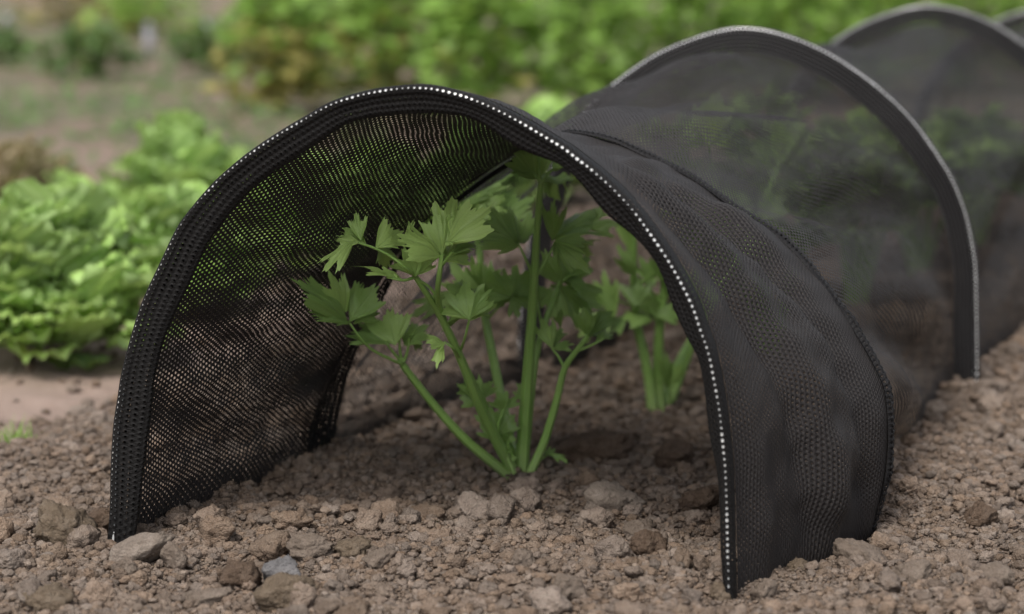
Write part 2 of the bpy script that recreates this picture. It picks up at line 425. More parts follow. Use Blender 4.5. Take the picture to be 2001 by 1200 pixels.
# notable single stones and clods:  px, py (centre), width px, height px, kind, rot, label
STONES = [
    (262, 1088, 126, 50, 'pale', 0.52, 'long pale angular stone lying at the left foot of the front hoop'),
    (1200, 985, 96, 62, 'pale', -0.15, 'biggest tan stone on the soil inside the tunnel opening, with a wedge shape'),
    (1262, 1086, 66, 66, 'brown', 0.2, 'reddish brown clod just inside the opening, near the right foot of the front hoop'),
    (1250, 1030, 52, 42, 'tan', 0.1, 'rounded tan pebble between the wedge shaped stone and the reddish brown clod'),
    (1168, 880, 120, 66, 'brown', 0.1, 'large dark brown clod in the shade to the right of the front celery plant'),
    (1315, 893, 80, 52, 'brown', 0.0, 'dark clod in the shade close to the right edge of the opening'),
    (1370, 990, 72, 50, 'brown', 0.3, 'half hidden brown clod touching the right edge of the net opening'),
    (470, 1126, 78, 56, 'brown', -0.2, 'dark red brown clod in the foreground left of the grey stone'),
    (550, 1120, 70, 54, 'grey', 0.3, 'bluish grey stone in the left foreground'),
    (556, 1162, 105, 66, 'ochre', 0.1, 'broad ochre clod at the bottom edge in front of the bluish grey stone'),
    (612, 1098, 80, 42, 'tan', 0.0, 'smooth flat tan pebble behind the bluish grey stone'),
    (690, 1090, 72, 46, 'ochre', -0.1, 'dark ochre clod in the foreground below the front celery plant'),
    (1492, 1156, 48, 44, 'tan', 0.1, 'round pale stone right beside the right foot of the front hoop'),
    (1605, 1063, 36, 34, 'tan', 0.0, 'small round pebble under the hem of the right net panel'),
    (1912, 1028, 56, 44, 'brown', 0.2, 'reddish clod on the open soil at the far right'),
    (122, 1035, 100, 80, 'ochre', -0.1, 'big rounded ochre clod on the soil left of the front hoop'),
    (200, 1020, 60, 48, 'brown', 0.3, 'brown clod against the outside of the left net wall'),
    (345, 1100, 44, 56, 'tan', 0.4, 'upright tan stone to the right of the long pale angular stone'),
    (245, 1130, 40, 36, 'tan', 0.0, 'small smooth pebble below the long pale angular stone'),
    (400, 1160, 90, 40, 'tan', 0.05, 'pale flat clod in the bottom left foreground'),
    (1690, 1110, 90, 52, 'tan', -0.4, 'pale slanted clod on the open soil right of the net'),
    (1780, 1140, 60, 44, 'tan', 0.2, 'pale blocky clod in the lower right corner area'),
    (1100, 1180, 60, 46, 'tan', 0.2, 'tan clod on the bottom edge in the middle'),
    (1820, 810, 46, 34, 'tan', 0.3, 'tan clod outside the tunnel near the second hoop'),
    (95, 1175, 72, 60, 'ochre', -0.2, 'rounded clod at the bottom left corner'),
    (745, 1118, 52, 40, 'tan', 0.25, 'light clod just right of the dark ochre clod'),
    (1015, 1128, 46, 34, 'tan', -0.2, 'small tan clod in the middle foreground under the front plant'),
    (1560, 1120, 40, 32, 'ochre', 0.2, 'small ochre clod outside the net between the round pale stone and the hem pebble'),
    (1940, 1140, 66, 48, 'tan', 0.1, 'pale clod at the right edge of the foreground'),
    (1405, 1165, 34, 40, 'ochre', 0.5, 'small upright orange clod leaning on the right foot of the front hoop'),
]
for i, (px, py, w, hh, kd, rt, lb) in enumerate(STONES):
    g = G(px, py + hh * 0.35); d = g.y
    W = w * d / F / 2; Hh = hh * d / F / 2
    v, f = rock_shape(4, 400 + i * 7, 0.06 if kd in ('tan', 'grey', 'pale') else 0.30, 0.17 if kd in ('tan', 'grey', 'pale') else 0.22, 2.6)
    ca, sa = math.cos(rt), math.sin(rt)
    v = v * np.array([W, min(W, Hh * 1.3), Hh]) * 1.14
    x = v[:, 0] * ca - v[:, 2] * sa; z = v[:, 0] * sa + v[:, 2] * ca
    v = np.stack([x, v[:, 1], z], 1)
    a = 0.5 * math.sin(i * 3.1); ca, sa = math.cos(a), math.sin(a)
    v = np.stack([v[:, 0] * ca - v[:, 1] * sa, v[:, 0] * sa + v[:, 1] * ca, v[:, 2]], 1)
    me = mesh_np('stone', v, f)
    nm = {'tan': 'stone', 'grey': 'stone', 'brown': 'soil_clod', 'ochre': 'soil_clod', 'pale': 'stone'}[kd]
    o = link(nm, me, M_STONE[kd]); o.location = (g.x, g.y, hs(g.x, g.y) + Hh * 0.78)
    tag(o, lb, 'stone' if nm == 'stone' else 'clod of soil')

# ---------------------------------------------------------------- net tunnel
def dense(pts, n):
    """Catmull-Rom through 3D points then resample n points by arc length"""
    pts = [V(p) for p in pts]
    ext = [pts[0] * 2 - pts[1]] + pts + [pts[-1] * 2 - pts[-2]]
    out = []
    for i in range(1, len(ext) - 2):
        p0, p1, p2, p3 = ext[i - 1:i + 3]
        for k in range(12):
            t = k / 12
            out.append(0.5 * ((2 * p1) + (p2 - p0) * t + (2 * p0 - 5 * p1 + 4 * p2 - p3) * t * t + (3 * p1 - p0 - 3 * p2 + p3) * t ** 3))
    out.append(pts[-1])
    A = np.array([p[:] for p in out]); seg = np.linalg.norm(np.diff(A, axis=0), axis=1); s = np.concatenate([[0], np.cumsum(seg)])
    t = np.linspace(0, s[-1], n)
    return np.stack([np.interp(t, s, A[:, j]) for j in range(3)], 1), s[-1]
def plane_curve(px, L, Rr, n=241, smooth=3):
    p0 = L; d = (Rr - L); nn = V((-d.y, d.x, 0)).normalized()
    pts = [on_plane(x, y, p0, nn) for x, y in px]
    A, ln = dense(pts, n)
    for _ in range(smooth):
        A[1:-1] = 0.25 * A[:-2] + 0.5 * A[1:-1] + 0.25 * A[2:]
    return A, ln
N = 361
L1, R1 = G(215, 1068), G(1427, 1180)
px1 = [(213, 1070), (222, 1004), (224, 920), (229, 835), (238, 775), (245, 730), (269, 640), (288, 585), (315, 527), (350, 453), (371, 422), (404, 382), (437, 348), (490, 304), (546, 266), (605, 231), (652, 205), (705, 188),
       (757, 178), (810, 173), (845, 175), (880, 182), (915, 192), (950, 206), (978, 219), (1020, 241), (1055, 262), (1073, 273), (1103, 291), (1131, 313), (1159, 334), (1177, 350), (1204, 375), (1229, 402), (1245, 421), (1280, 470), (1315, 524),
       (1350, 591), (1371, 651), (1385, 690), (1397, 752), (1404, 791), (1409, 829), (1414, 880), (1417.5, 917), (1420, 992), (1421, 1018), (1421.5, 1052), (1422.6, 1097), (1425, 1160), (1427, 1180)]
C1, len1 = plane_curve(px1, L1, R1, N, 4)
L2, R2 = G(615, 892), G(1688, 1046)
px2 = [(613, 893), (621, 830), (638, 770), (660, 715), (687, 655), (714, 600), (748, 545), (790, 480), (840, 425), (900, 375), (970, 325), (1040, 285), (1105, 262), (1130, 262), (1157, 266), (1187, 274), (1210, 281), (1232, 292), (1275, 312),
       (1320, 331), (1380, 367), (1425, 400), (1470, 428), (1515, 459), (1548, 491), (1580, 524), (1616, 564), (1645, 606), (1671, 648), (1697, 691), (1714, 724), (1728, 756), (1734, 800), (1736, 850), (1733, 905), (1726, 955), (1713, 1000), (1695, 1038), (1688, 1048)]
C2, len2 = plane_curve(px2, L2, R2, N, 3)
L3, R3 = G(1022, 735), G(1906, 768)
px3 = [(1022, 737), (1018, 680), (1020, 610), (1028, 530), (1044, 440), (1068, 360), (1100, 288), (1146, 219), (1177, 185), (1230, 143), (1286, 107), (1352, 79), (1405, 63), (1447, 57), (1496, 61), (1545, 74), (1587, 90), (1633, 114),
       (1678, 144), (1720, 176), (1769, 221), (1804, 263), (1839, 315), (1861, 354), (1884, 414), (1898, 475), (1905, 527), (1907, 592), (1908, 700), (1906, 769)]
H2, len3 = plane_curve(px3, L3, R3, N, 4)
def tangents(A): 
    T = np.gradient(A, axis=0); return T / np.linalg.norm(T, axis=1)[:, None]
def inward(A, axis):
    """unit vector in the hoop plane pointing inwards"""
    T = tangents(A); ax = np.array(axis[:])
    n = np.cross(T, ax[None, :]); n /= np.linalg.norm(n, axis=1)[:, None]
    c = A.mean(0); c[2] = 0.12
    sgn = np.sign((n * (c - A)).sum(1)); sgn = np.where(sgn == 0, 1, sgn)
    # keep one orientation
    s = 1 if sgn.sum() > 0 else -1
    return n * s
FIN = 0.026
ax3 = AX
I3 = inward(H2, AX)
def move(A, dv, scale_h=1.0, scale_w=1.0):
    B = A.copy(); c = (A[0] + A[-1]) / 2
    B = B - c; B[:, 2] *= scale_h; B[:, :2] *= scale_w; return B + c + np.array(dv)
c3 = (H2[0] + H2[-1]) / 2
def hoop_at(apex_px, Yc, sh):
    g = P(apex_px[0], apex_px[1], Yc)
    B = H2 - c3; B[:, 2] *= sh; k = B[:, 2].argmax()
    return B + np.array([g.x - B[k, 0], g.y - B[k, 1], 0])
H3 = hoop_at((1812, 34), 3.80, 0.97)
H4 = hoop_at((2050, 58), 4.62, 0.88)
H5 = hoop_at((2260, 60), 5.45, 0.80)
ax_np = np.array(AX[:])

TUN = empty('net_tunnel', tuple((C1[0] + C1[-1]) / 2))
tag(TUN, 'black mesh net tunnel on hoops covering the row of celery, its near end open', 'garden tunnel')

def grid_mesh(name, rows, us, vs_, mat, parent, attr=None):
    """rows: list of (n,3) arrays"""
    A = np.stack(rows, 0); m, n = A.shape[:2]
    i = np.arange(m - 1)[:, None] * n + np.arange(n - 1)[None, :]
    fs = np.stack([i, i + 1, i + n + 1, i + n], -1).reshape(-1, 4)
    uv = np.stack([np.asarray(us).ravel(), np.asarray(vs_).ravel()], 1)
    me = mesh_np(name, A.reshape(-1, 3), fs, attr, uv)
    return link(name, me, mat, parent)
def sink_ends(A, depth=0.02):
    """drop the two ends of a cloth curve into the soil"""
    B = A.copy(); t = np.linspace(0, 1, len(A))
    w = np.clip(1 - t / 0.03, 0, 1) + np.clip(1 - (1 - t) / 0.03, 0, 1)
    B[:, 2] -= depth * w
    return B
def crv(knots, vals, v): return np.interp(v, knots, vals)
def catrow(ctrl, kn, v):
    k = min(np.searchsorted(kn, v, side='right') - 1, len(kn) - 2); k = max(k, 0)
    t = (v - kn[k]) / (kn[k + 1] - kn[k])
    p1, p2 = ctrl[k], ctrl[k + 1]
    p0 = ctrl[k - 1] if k > 0 else 2 * p1 - p2
    p3 = ctrl[k + 2] if k + 2 < len(ctrl) else 2 * p2 - p1
    return 0.5 * ((2 * p1) + (p2 - p0) * t + (2 * p0 - 5 * p1 + 4 * p2 - p3) * t * t + (3 * p1 - p0 - 3 * p2 + p3) * t ** 3)
tt = np.linspace(0, 1, N)
def net_section(name, ctrl, kn, vlen, m, wr, parent, mat=M_NET, seed=0, ulen=1.2, label=None, gather=None):
    rows, U, W = [], [], []
    for j in range(m):
        v = j / (m - 1)
        base = catrow(ctrl, kn, v)
        T = tangents(base); nrm = np.cross(T, ax_np[None]); nrm /= np.linalg.norm(nrm, axis=1)[:, None]
        if nrm[N // 2, 2] < 0: nrm = -nrm
        disp = wr(tt, v)
        endw = np.clip(tt / 0.05, 0, 1) * np.clip((1 - tt) / 0.05, 0, 1)
        rows.append(base + nrm * (1.5 * disp * (0.2 + 0.8 * endw))[:, None])
        U.append(tt * ulen); W.append(np.full(N, v * vlen))
    shut = np.clip(1 - np.minimum(tt, 1 - tt) * ulen / 0.040, 0, 1) * 0.9
    SH = []
    for j in range(m):
        v = j / (m - 1); g = gather(tt, v) if gather else 0
        SH.append(np.clip(np.maximum(np.clip(shut * 1.5, 0, 0.95), g), 0, 0.97))
    o = grid_mesh(name, rows, U, W, mat, parent, {'shut': np.concatenate(SH)})
    if label: o['label'] = label
    return o, rows
# --- front section, from the hem to the seam
HEM = 0.024
T1 = tangents(C1)
I1 = inward(C1, AX)
B1 = C1 + ax_np[None] * HEM
# the cloth wall leans from the hem towards the seam with folds that gather at the seam
C2s = sink_ends(C2); B1s = sink_ends(B1)
mid = 0.5 * (B1 + C2)
def bulge(A, f):    # push a curve outwards by f(t)
    T = tangents(A); n = np.cross(T, ax_np[None]); n /= np.linalg.norm(n, axis=1)[:, None]
    if n[N // 2, 2] < 0: n = -n
    return A + n * f[:, None]
fm = -0.010 * np.sin(np.pi * tt) + 0.012 * np.exp(-((tt - 0.9) / 0.1) ** 2)
mid = sink_ends(bulge(mid, fm))
def wr1(t, v):
    env = np.sin(np.pi * np.clip(v, 0, 1)) ** 0.7
    w = 0.0045 * np.sin(2 * np.pi * (t * 11 + 0.9 * v + 0.4 * np.sin(5 * t))) * (0.3 + v)
    w = w + 0.0028 * np.sin(2 * np.pi * (t * 23 - 1.6 * v) + 3 * np.sin(9 * t)) * v
    n = fbm(t * 16 + 2.5 * v, v * 2.2 + t * 3, None, 21, 3) * 0.011
    # long diagonal pull folds of the right wall
    rd = np.clip((t - 0.55) / 0.12, 0, 1)
    w = w * (1 - 0.6 * rd) + rd * (0.0070 * np.sin(2 * np.pi * (v * 2.1 - 2.2 * t + 0.15 * np.sin(14 * t))) + 0.0025 * np.sin(2 * np.pi * (v * 4.7 - 3.5 * t)))
    n = n * (1 - 0.55 * rd)
    return env * (w + n)
def ga1(t, v):
    st = fbm(t * 17 + 1.6 * v, v * 1.2 + 0.8 * t, None, 71, 3)
    st2 = fbm(t * 34 - 2.5 * v, v * 1.5, None, 72, 2)
    top = np.exp(-((t - 0.50) / 0.09) ** 2) * (0.25 + 0.9 * v)
    near = np.clip((v - 0.55) / 0.45, 0, 1) * 0.45 * np.clip((t - 0.04) / 0.1, 0, 1)
    right = np.clip((t - 0.56) / 0.08, 0, 1) * 0.24
    return np.clip(0.9 * st - 0.05, 0, 1) * 1.15 + np.clip(st2, 0, 1) * 0.5 * v + top * 0.8 + near + right
net_section('net_panel', [B1s, mid, C2s], [0, 0.5, 1], 0.33, 130, wr1, TUN, gather=ga1, seed=1, ulen=len1, label='front net panel between the open hem and the seam')
# --- second section, seam to second hoop
H2in = H2 + I3 * FIN
Rmid = G(1722, 897); Lmid = G(800, 822)
C2b = 0.5 * (C2 + H2in)
def fix_feet(A, Lp, Rp):
    B = A.copy(); dl = np.array([Lp.x - A[0, 0], Lp.y - A[0, 1], 0]); dr = np.array([Rp.x - A[-1, 0], Rp.y - A[-1, 1], 0])
    wl = np.clip(1 - tt / 0.35, 0, 1) ** 1.3; wr_ = np.clip(1 - (1 - tt) / 0.30, 0, 1) ** 1.2
    return B + wl[:, None] * dl + wr_[:, None] * dr
C2b = fix_feet(C2b, Lmid, Rmid)
def ga2(t, v):
    st = fbm(t * 9 - 3.0 * v, v * 1.6 + 1.5 * t, None, 81, 3)
    near = np.clip((0.30 - v) / 0.30, 0, 1) * 0.8 * np.exp(-((t - 0.47) / 0.14) ** 2)
    top = np.exp(-((t - 0.50) / 0.12) ** 2) * 0.35
    return np.clip(1.15 * st - 0.15, 0, 0.45) + near * 0.4 + top * 0.45
def wr2(t, v):
    env = np.sin(np.pi * np.clip(v, 0, 1)) ** 0.8
    w = 0.009 * np.sin(2 * np.pi * (t * 5 - 1.4 * v + 0.3 * np.sin(7 * t))) + 0.004 * np.sin(2 * np.pi * (t * 12 - 2.0 * v)) + fbm(t * 8 - 3 * v, v * 2 + 2 * t, None, 33, 2) * 0.014
    return env * w * (1.25 - 0.5 * v)
net_section('net_panel', [C2s, sink_ends(C2b), sink_ends(H2in)], [0, 0.48, 1], 0.62, 90, wr2, TUN, mat=M_NETB, gather=ga2, seed=2, ulen=len3, label='net panel between the seam and the second hoop')
def sag(A, B, k, d):
    M = (1 - k) * A + k * B; M = M.copy(); M[:, 2] *= (1 - d); return M
def wr3(t, v):
    env = np.sin(np.pi * np.clip(v, 0, 1)) ** 0.8
    return env * (0.006 * np.sin(2 * np.pi * (t * 6 + 1.2 * v)) + fbm(t * 10 + 2 * v, v * 2, None, 44, 3) * 0.016)
hoops = [H2, H3, H4, H5]
for i in range(3):
    A = hoops[i] + inward(hoops[i], AX) * FIN; B = hoops[i + 1] + inward(hoops[i + 1], AX) * FIN
    net_section('net_panel', [sink_ends(A), sink_ends(sag(A, B, 0.5, 0.05)), sink_ends(B)], [0, 0.5, 1], 0.93, 60, wr3, TUN, mat=M_NETB, gather=ga2, seed=5 + i, ulen=len3)

# --- hem sleeve of the front hoop: a flattened tube round the wire
def hem_front():
    rows, U, W = [], [], []
    M = 29
    # width of the sleeve and how far its inner layer hangs inwards
    dep = crv([0, 0.1, 0.35, 0.45, 0.55, 0.7, 1], [0.022, 0.026, 0.026, 0.02, 0.018, 0.022, 0.020], tt)
    blg = crv([0, 0.08, 0.25, 0.42, 0.5, 0.58, 0.68, 0.8, 0.92, 1.0], [0.016, 0.022, 0.021, 0.017, 0.017, 0.016, 0.0150, 0.0115, 0.0055, 0.002], tt)
    pk = 1 + 0.22 * np.sin(tt * len1 / 0.045 * 2 * np.pi / 2.3) * np.clip((tt - 0.5) / 0.1, 0, 1) + 0.10 * vnoise(tt * 18, tt * 0, None, 5)
    blg = blg * pk
    wr_ = 0.0036
    s = 0
    prev = None
    for j in range(M):
        a = j / (M - 1)                                 # 0: outer back edge -> 0.42 fold at the wire -> 1: inner back edge
        if a < 0.36:
            q = a / 0.36; off_a = dep * (1 - q) + 0 * q; off_o = wr_ * (0.15 + 0.85 * math.sin(q * math.pi / 2)) + 0 * tt
            pos = C1 + ax_np[None] * off_a[:, None] - I1 * off_o[:, None]
        elif a < 0.52:
            q = (a - 0.36) / 0.16; an = q * math.pi
            pos = C1 - ax_np[None] * (wr_ * math.sin(an)) - I1 * (wr_ * math.cos(an))
        else:
            q = (a - 0.52) / 0.48
            off_a = dep * (1 - (1 - q) ** 1.0)
            off_i = wr_ * (1 - q) + blg * math.sin(math.pi * q ** 0.62) ** 0.8 - wr_ * 0.1 * q
            pos = C1 + ax_np[None] * off_a[:, None] + I1 * off_i[:, None]
        if prev is not None: s += float(np.linalg.norm(pos - prev, axis=1).mean())
        prev = pos
        rows.append(sink_ends(pos, 0.01)); U.append(tt * len1); W.append(np.full(N, s))
    W = np.array(W); 
    jf = 12; W = W - W[jf, 0] + 0.0045 * 0.5 + 0.045
    op = crv([0, 0.3, 0.45, 0.5, 1], [0.0, 0.10, 0.7, 0.9, 0.9], tt) * (0.72 + 0.5 * vnoise(tt * 75, tt * 0, None, 3)); op = np.tile(op, M)
    o = grid_mesh('hem_sleeve', rows, np.array(U), W, M_HEM, TUN, {'open': op}); o['label'] = 'perforated hem sleeve around the open front edge'
    # gathered cloth wrapped over the wire on the outside of the right side: stitched ridge
hem_front()
def tube(name, A, r, sides, mat, parent, uvscale=1):
    T = tangents(A); up = ax_np[None] * np.ones((len(A), 1)); n1 = np.cross(T, up); n1 /= np.linalg.norm(n1, axis=1)[:, None]; n2 = np.cross(T, n1)
    r = np.full(len(A), r) if np.isscalar(r) else r
    an = np.linspace(0, 2 * np.pi, sides, endpoint=False)
    vs = A[:, None, :] + r[:, None, None] * (np.cos(an)[None, :, None] * n1[:, None, :] + np.sin(an)[None, :, None] * n2[:, None, :])
    m = len(A); i = np.arange(m - 1)[:, None] * sides + np.arange(sides)[None]; j = np.arange(m - 1)[:, None] * sides + (np.arange(sides)[None] + 1) % sides
    fs = np.stack([i, j, j + sides, i + sides], -1).reshape(-1, 4)
    return link(name, mesh_np(name, vs.reshape(-1, 3), fs), mat, parent)
def deep(A): return sink_ends(A, 0.05)
h = tube('hoop', deep(C1 - ax_np[None] * 0.0008), 0.0021, 12, M_HOOP, TUN); h['label'] = 'bright wire hoop inside the front hem'
# --- fins with wire at the other hoops
def fin(A, i):
    I = inward(A, AX); wr_ = 0.0038
    FIN = (0.026 + 0.0022 * vnoise(tt * 14, tt * 0, None, 60 + i) + 0.001 * vnoise(tt * 45, tt * 0, None, 70 + i))[:, None]
    A = A + ax_np[None] * (0.0025 * vnoise(tt * 11, tt * 0, None, 80 + i))[:, None]
    rows, W = [], []; s = 0; prev = None; M = 17
    for j in range(M):
        a = j / (M - 1)
        if a < 0.35: q = a / 0.35; pos = A + I * (FIN * (1 - q)) + ax_np[None] * (wr_ * (0.35 + 0.65 * q))
        elif a < 0.65: q = (a - 0.35) / 0.3; an = q * math.pi; pos = A - I * (wr_ * math.sin(an)) + ax_np[None] * (wr_ * math.cos(an))
        else: q = (a - 0.65) / 0.35; pos = A + I * (FIN * q) - ax_np[None] * (wr_ * (1 - 0.65 * q))
        if prev is not None: s += float(np.linalg.norm(pos - prev, axis=1).mean())
        prev = pos; rows.append(sink_ends(pos, 0.02)); W.append(np.full(N, s))
    W = np.array(W); W = W - W[10, 0] + 0.0045 * 0.5 + 0.045
    grid_mesh('hoop_sleeve', rows, np.array([tt * len3] * M), W, M_FIN, TUN, {'open': np.ones(N * M)})
    tube('hoop', deep(A), 0.0034, 12, M_HOOP, TUN)
for i, A in enumerate(hoops): fin(A, i)
# --- seam: dark tape inside and a low gathered ridge outside
def seam():
    T = tangents(C2); n = np.cross(T, ax_np[None]); n /= np.linalg.norm(n, axis=1)[:, None]
    if n[N // 2, 2] < 0: n = -n
    rows = []; W = []
    wd = (0.012 + 0.010 * np.exp(-(tt / 0.16) ** 2) + 0.004 * np.sin(tt * 40))
    wd = wd * crv([0, 0.17, 0.24, 0.5, 0.6, 1], [1.3, 1.2, 0.15, 0.15, 1, 1], tt)
    for q in np.linspace(-1, 1, 7):
        rows.append(sink_ends(C2 + ax_np[None] * (wd * q)[:, None] - n * (0.0022 + 0.004 * q * q))); W.append(np.full(N, 0.012 * q))
    o = grid_mesh('seam_tape', rows, np.array([tt * len2] * 7), np.array(W), M_TAPE, TUN); o['label'] = 'dark seam tape inside the net'
    NN = 1400; t2 = np.linspace(0, 1, NN)
    C = np.stack([np.interp(t2, tt, C2[:, j]) for j in range(3)], 1); nn = np.stack([np.interp(t2, tt, n[:, j]) for j in range(3)], 1)
    ph = t2 * len2 / 0.0062
    tooth = np.abs((ph % 1) - 0.5) * 2
    rows = []; U = []; W = []
    fd = 0.25 + 0.75 * np.clip((t2 - 0.42) / 0.08, 0, 1)
    for q in np.linspace(-1, 1, 11):
        k = 0.0038 * (1 + 0.45 * vnoise(t2 * 45, t2 * 0, None, 8)) * (1 - q * q) ** 0.6 + 0.0005 * np.sin(ph * 2 * np.pi + q * 1.5) * (1 - q * q)
        side = 0.0058 * q + 0.0012 * vnoise(t2 * 38, t2 * 0 + q, None, 10)
        rows.append(C + nn * (k * fd)[:, None] + nn * 0.0012 + ax_np[None] * (side * fd)[:, None]); U.append(t2 * len2); W.append(np.full(NN, q * 0.006))
    A = np.stack(rows, 0)
    o = grid_mesh('seam_ridge', list(A), np.array(U), np.array(W), M_TAPE, TUN); o['label'] = 'thick rolled seam ridge outside the net'
seam()

# ---------------------------------------------------------------- leaves
def leaflet_verts(base, tip, width, nrm, seed, na=49, nr=7, curl=0.25, teeth=1.0, lobes=None, tone=None):
    """one toothed lobed leaflet as arrays; base/tip Vectors, width in m"""
    r_ = np.random.default_rng(seed)
    L = (tip - base).length
    y = (tip - base).normalized(); z = (nrm - y * nrm.dot(y))
    z = z.normalized() if z.length > 1e-4 else V((0, 0, 1)); x = y.cross(z)
    if lobes is None:
        lobes = [(r_.uniform(-3, 3), 1.0, 14), (r_.uniform(25, 33), r_.uniform(0.84, 0.98), 11), (-r_.uniform(25, 33), r_.uniform(0.84, 0.98), 11)]
        if r_.random() < 0.45: lobes.append((r_.choice([-1, 1]) * r_.uniform(44, 52), r_.uniform(0.5, 0.65), 9))
    th = np.radians(np.linspace(-74, 74, na)); deg = np.degrees(th)
    rad = np.full(na, 0.05)
    for c, l, w in lobes:
        rad = np.maximum(rad, l * np.exp(-np.abs((deg - c) / (w * 1.25)) ** 2.4))
    rad = np.maximum(rad, r_.uniform(0.68, 0.85) * np.exp(-(deg / 40) ** 6))
    ph = deg / r_.uniform(6.5, 8.5) + r_.random()
    saw = np.abs((ph % 1) - 0.5) * 2
    rad = rad * (1 + teeth * 0.125 * (saw - 0.5)) * (1 + 0.04 * r_.normal(size=na))
    ss = np.linspace(0, 1, nr) ** 0.85
    lx = rad[None] * ss[:, None] * np.sin(th)[None]; ly = rad[None] * ss[:, None] * np.cos(th)[None]
    wfac = width / L / 0.95
    lobec = np.array([l[0] for l in lobes])
    dv = np.abs(deg[:, None] - lobec[None]).min(1)
    vein = np.exp(-(dv / 3.0) ** 2)[None] * (1 - ss[:, None] * 0.6)
    crease = -0.008 * np.exp(-(dv / 7) ** 2)[None] * ss[:, None]
    lz = crease + curl * (0.30 * np.sin(np.hypot(lx, ly) * np.pi * 0.7) - 0.55 * (ly ** 2) - 0.75 * lx ** 2 * r_.uniform(-0.4, 1.2)) \
        + 0.07 * np.sin(deg / 14 + r_.random() * 6)[None] * ss[:, None] ** 2 + 0.035 * np.sin(ly * 7 + lx * 6 + r_.random() * 6)
    X = np.array(x[:]); Yv = np.array(y[:]); Z = np.array(z[:]); B = np.array(base[:])
    vs = B + (lx * wfac * L)[..., None] * X + (ly * L)[..., None] * Yv + (lz * L * 0.9)[..., None] * Z
    # keep the base pinned
    i = np.arange(nr - 1)[:, None] * na + np.arange(na - 1)[None]
    fs = np.stack([i, i + 1, i + na + 1, i + na], -1).reshape(-1, 4)
    return vs.reshape(-1, 3), fs, vein.reshape(-1), np.full(na * nr, r_.random() if tone is None else tone)
class Acc:
    def __init__(s): s.v, s.f, s.a, s.b, s.o = [], [], [], [], 0
    def add(s, vs, fs, vein, rnd):
        s.v.append(vs); s.f.append(fs + s.o); s.a.append(vein); s.b.append(rnd); s.o += len(vs)
    def mesh(s, name): return mesh_np(name, np.concatenate(s.v), np.concatenate(s.f), {'vein': np.concatenate(s.a), 'rnd': np.concatenate(s.b)})
def tube_arr(pts, r0, r1, sides=10, groove=0.0, seed=0):
    A, ln = dense(pts, max(8, 5 * len(pts)))
    for _ in range(2): A[1:-1] = 0.25 * A[:-2] + 0.5 * A[1:-1] + 0.25 * A[2:]
    T = tangents(A); ref = np.array([0.05, -1, 0.05]); n1 = np.cross(T, ref[None]); n1 /= np.linalg.norm(n1, axis=1)[:, None]; n2 = np.cross(T, n1)
    m = len(A); r = np.linspace(r0, r1, m)
    an = np.linspace(0, 2 * np.pi, sides, endpoint=False)
    rr = r[:, None] * (1 + groove * np.cos(an * 6)[None])
    vs = A[:, None, :] + (rr * np.cos(an)[None])[..., None] * n1[:, None] + (rr * np.sin(an)[None])[..., None] * n2[:, None]
    i = np.arange(m - 1)[:, None] * sides + np.arange(sides)[None]; j = np.arange(m - 1)[:, None] * sides + (np.arange(sides)[None] + 1) % sides
    fs = np.stack([i, j, j + sides, i + sides], -1).reshape(-1, 4)
    return vs.reshape(-1, 3), fs
def pp(p, Yd):
    return P(p[0], p[1], p[2] if len(p) > 2 else Yd)
LS = [1000]
def celery(name_root, base, stalks, label, Yd, lowres=False):
    root = empty('celery_plant', base); tag(root, label, 'celery', 'celery plants growing in a row inside the tunnel')
    for si, st in enumerate(stalks):
        pts, r0, r1, twigs, leaves = st
        if not lowres and si in (0, 1, 2, 3, 4, 5, 6):
            ex = []
            for q, lf in enumerate(leaves):
                if (q + si) % 2 == 0 and lf[4] > 40:
                    bx, by, tx, ty, w, d0, d1, face = lf; dx, dy = tx - bx, ty - by; a = 0.75 if q % 4 < 2 else -0.75
                    ex.append((bx, by, bx + 0.8 * (dx * math.cos(a) - dy * math.sin(a)), by + 0.8 * (dx * math.sin(a) + dy * math.cos(a)), w * 0.8, d0 + 0.012, d1 + 0.035, face * 0.8))
            leaves = leaves + ex
        P3 = [pp(p, Yd) for p in pts]
        v, f = tube_arr(P3, r0 * 0.92, r1 * 0.9, 24, 0.11)
        vv, ff, o = [v], [f], len(v)
        for tw in twigs:
            v2, f2 = tube_arr([pp(p, Yd) for p in tw], 0.0016, 0.0010, 8)
            vv.append(v2); ff.append(f2 + o); o += len(v2)
        me = mesh_np('stalk', np.concatenate(vv), np.concatenate(ff))
        so = link('stalk', me, M_STEM, root)
        if leaves:
            for (bx, by, tx, ty, w, d0, d1, face) in leaves:
                b = P(bx, by, Yd + d0); tpt = P(tx, ty, Yd + d1)
                view = (CAM - b).normalized(); nrm = view * face + V((0, 0, 1)) * (1 - abs(face)) + V((0.15 * math.sin(LS[0]), 0, 0))
                LS[0] += 1
                acc = Acc(); acc.add(*leaflet_verts(b, tpt, w * 1.02 * b.y / F, nrm + V((0, 0, 0.15)), LS[0], 41 if lowres else 73, 6 if lowres else 9, 0.22, tone=min(1.0, 0.22 + 0.50 * ((LS[0] * 0.618) % 1) + (0.5 if d0 < -0.17 else (0.12 if d0 < -0.05 else 0.0)) + (0.5 if (bx, by) == (1385, 285) else 0))))  # front clusters get a lighter tone: light falling on them, put into the colour
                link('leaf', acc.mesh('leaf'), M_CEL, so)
    return root
y = 2.45
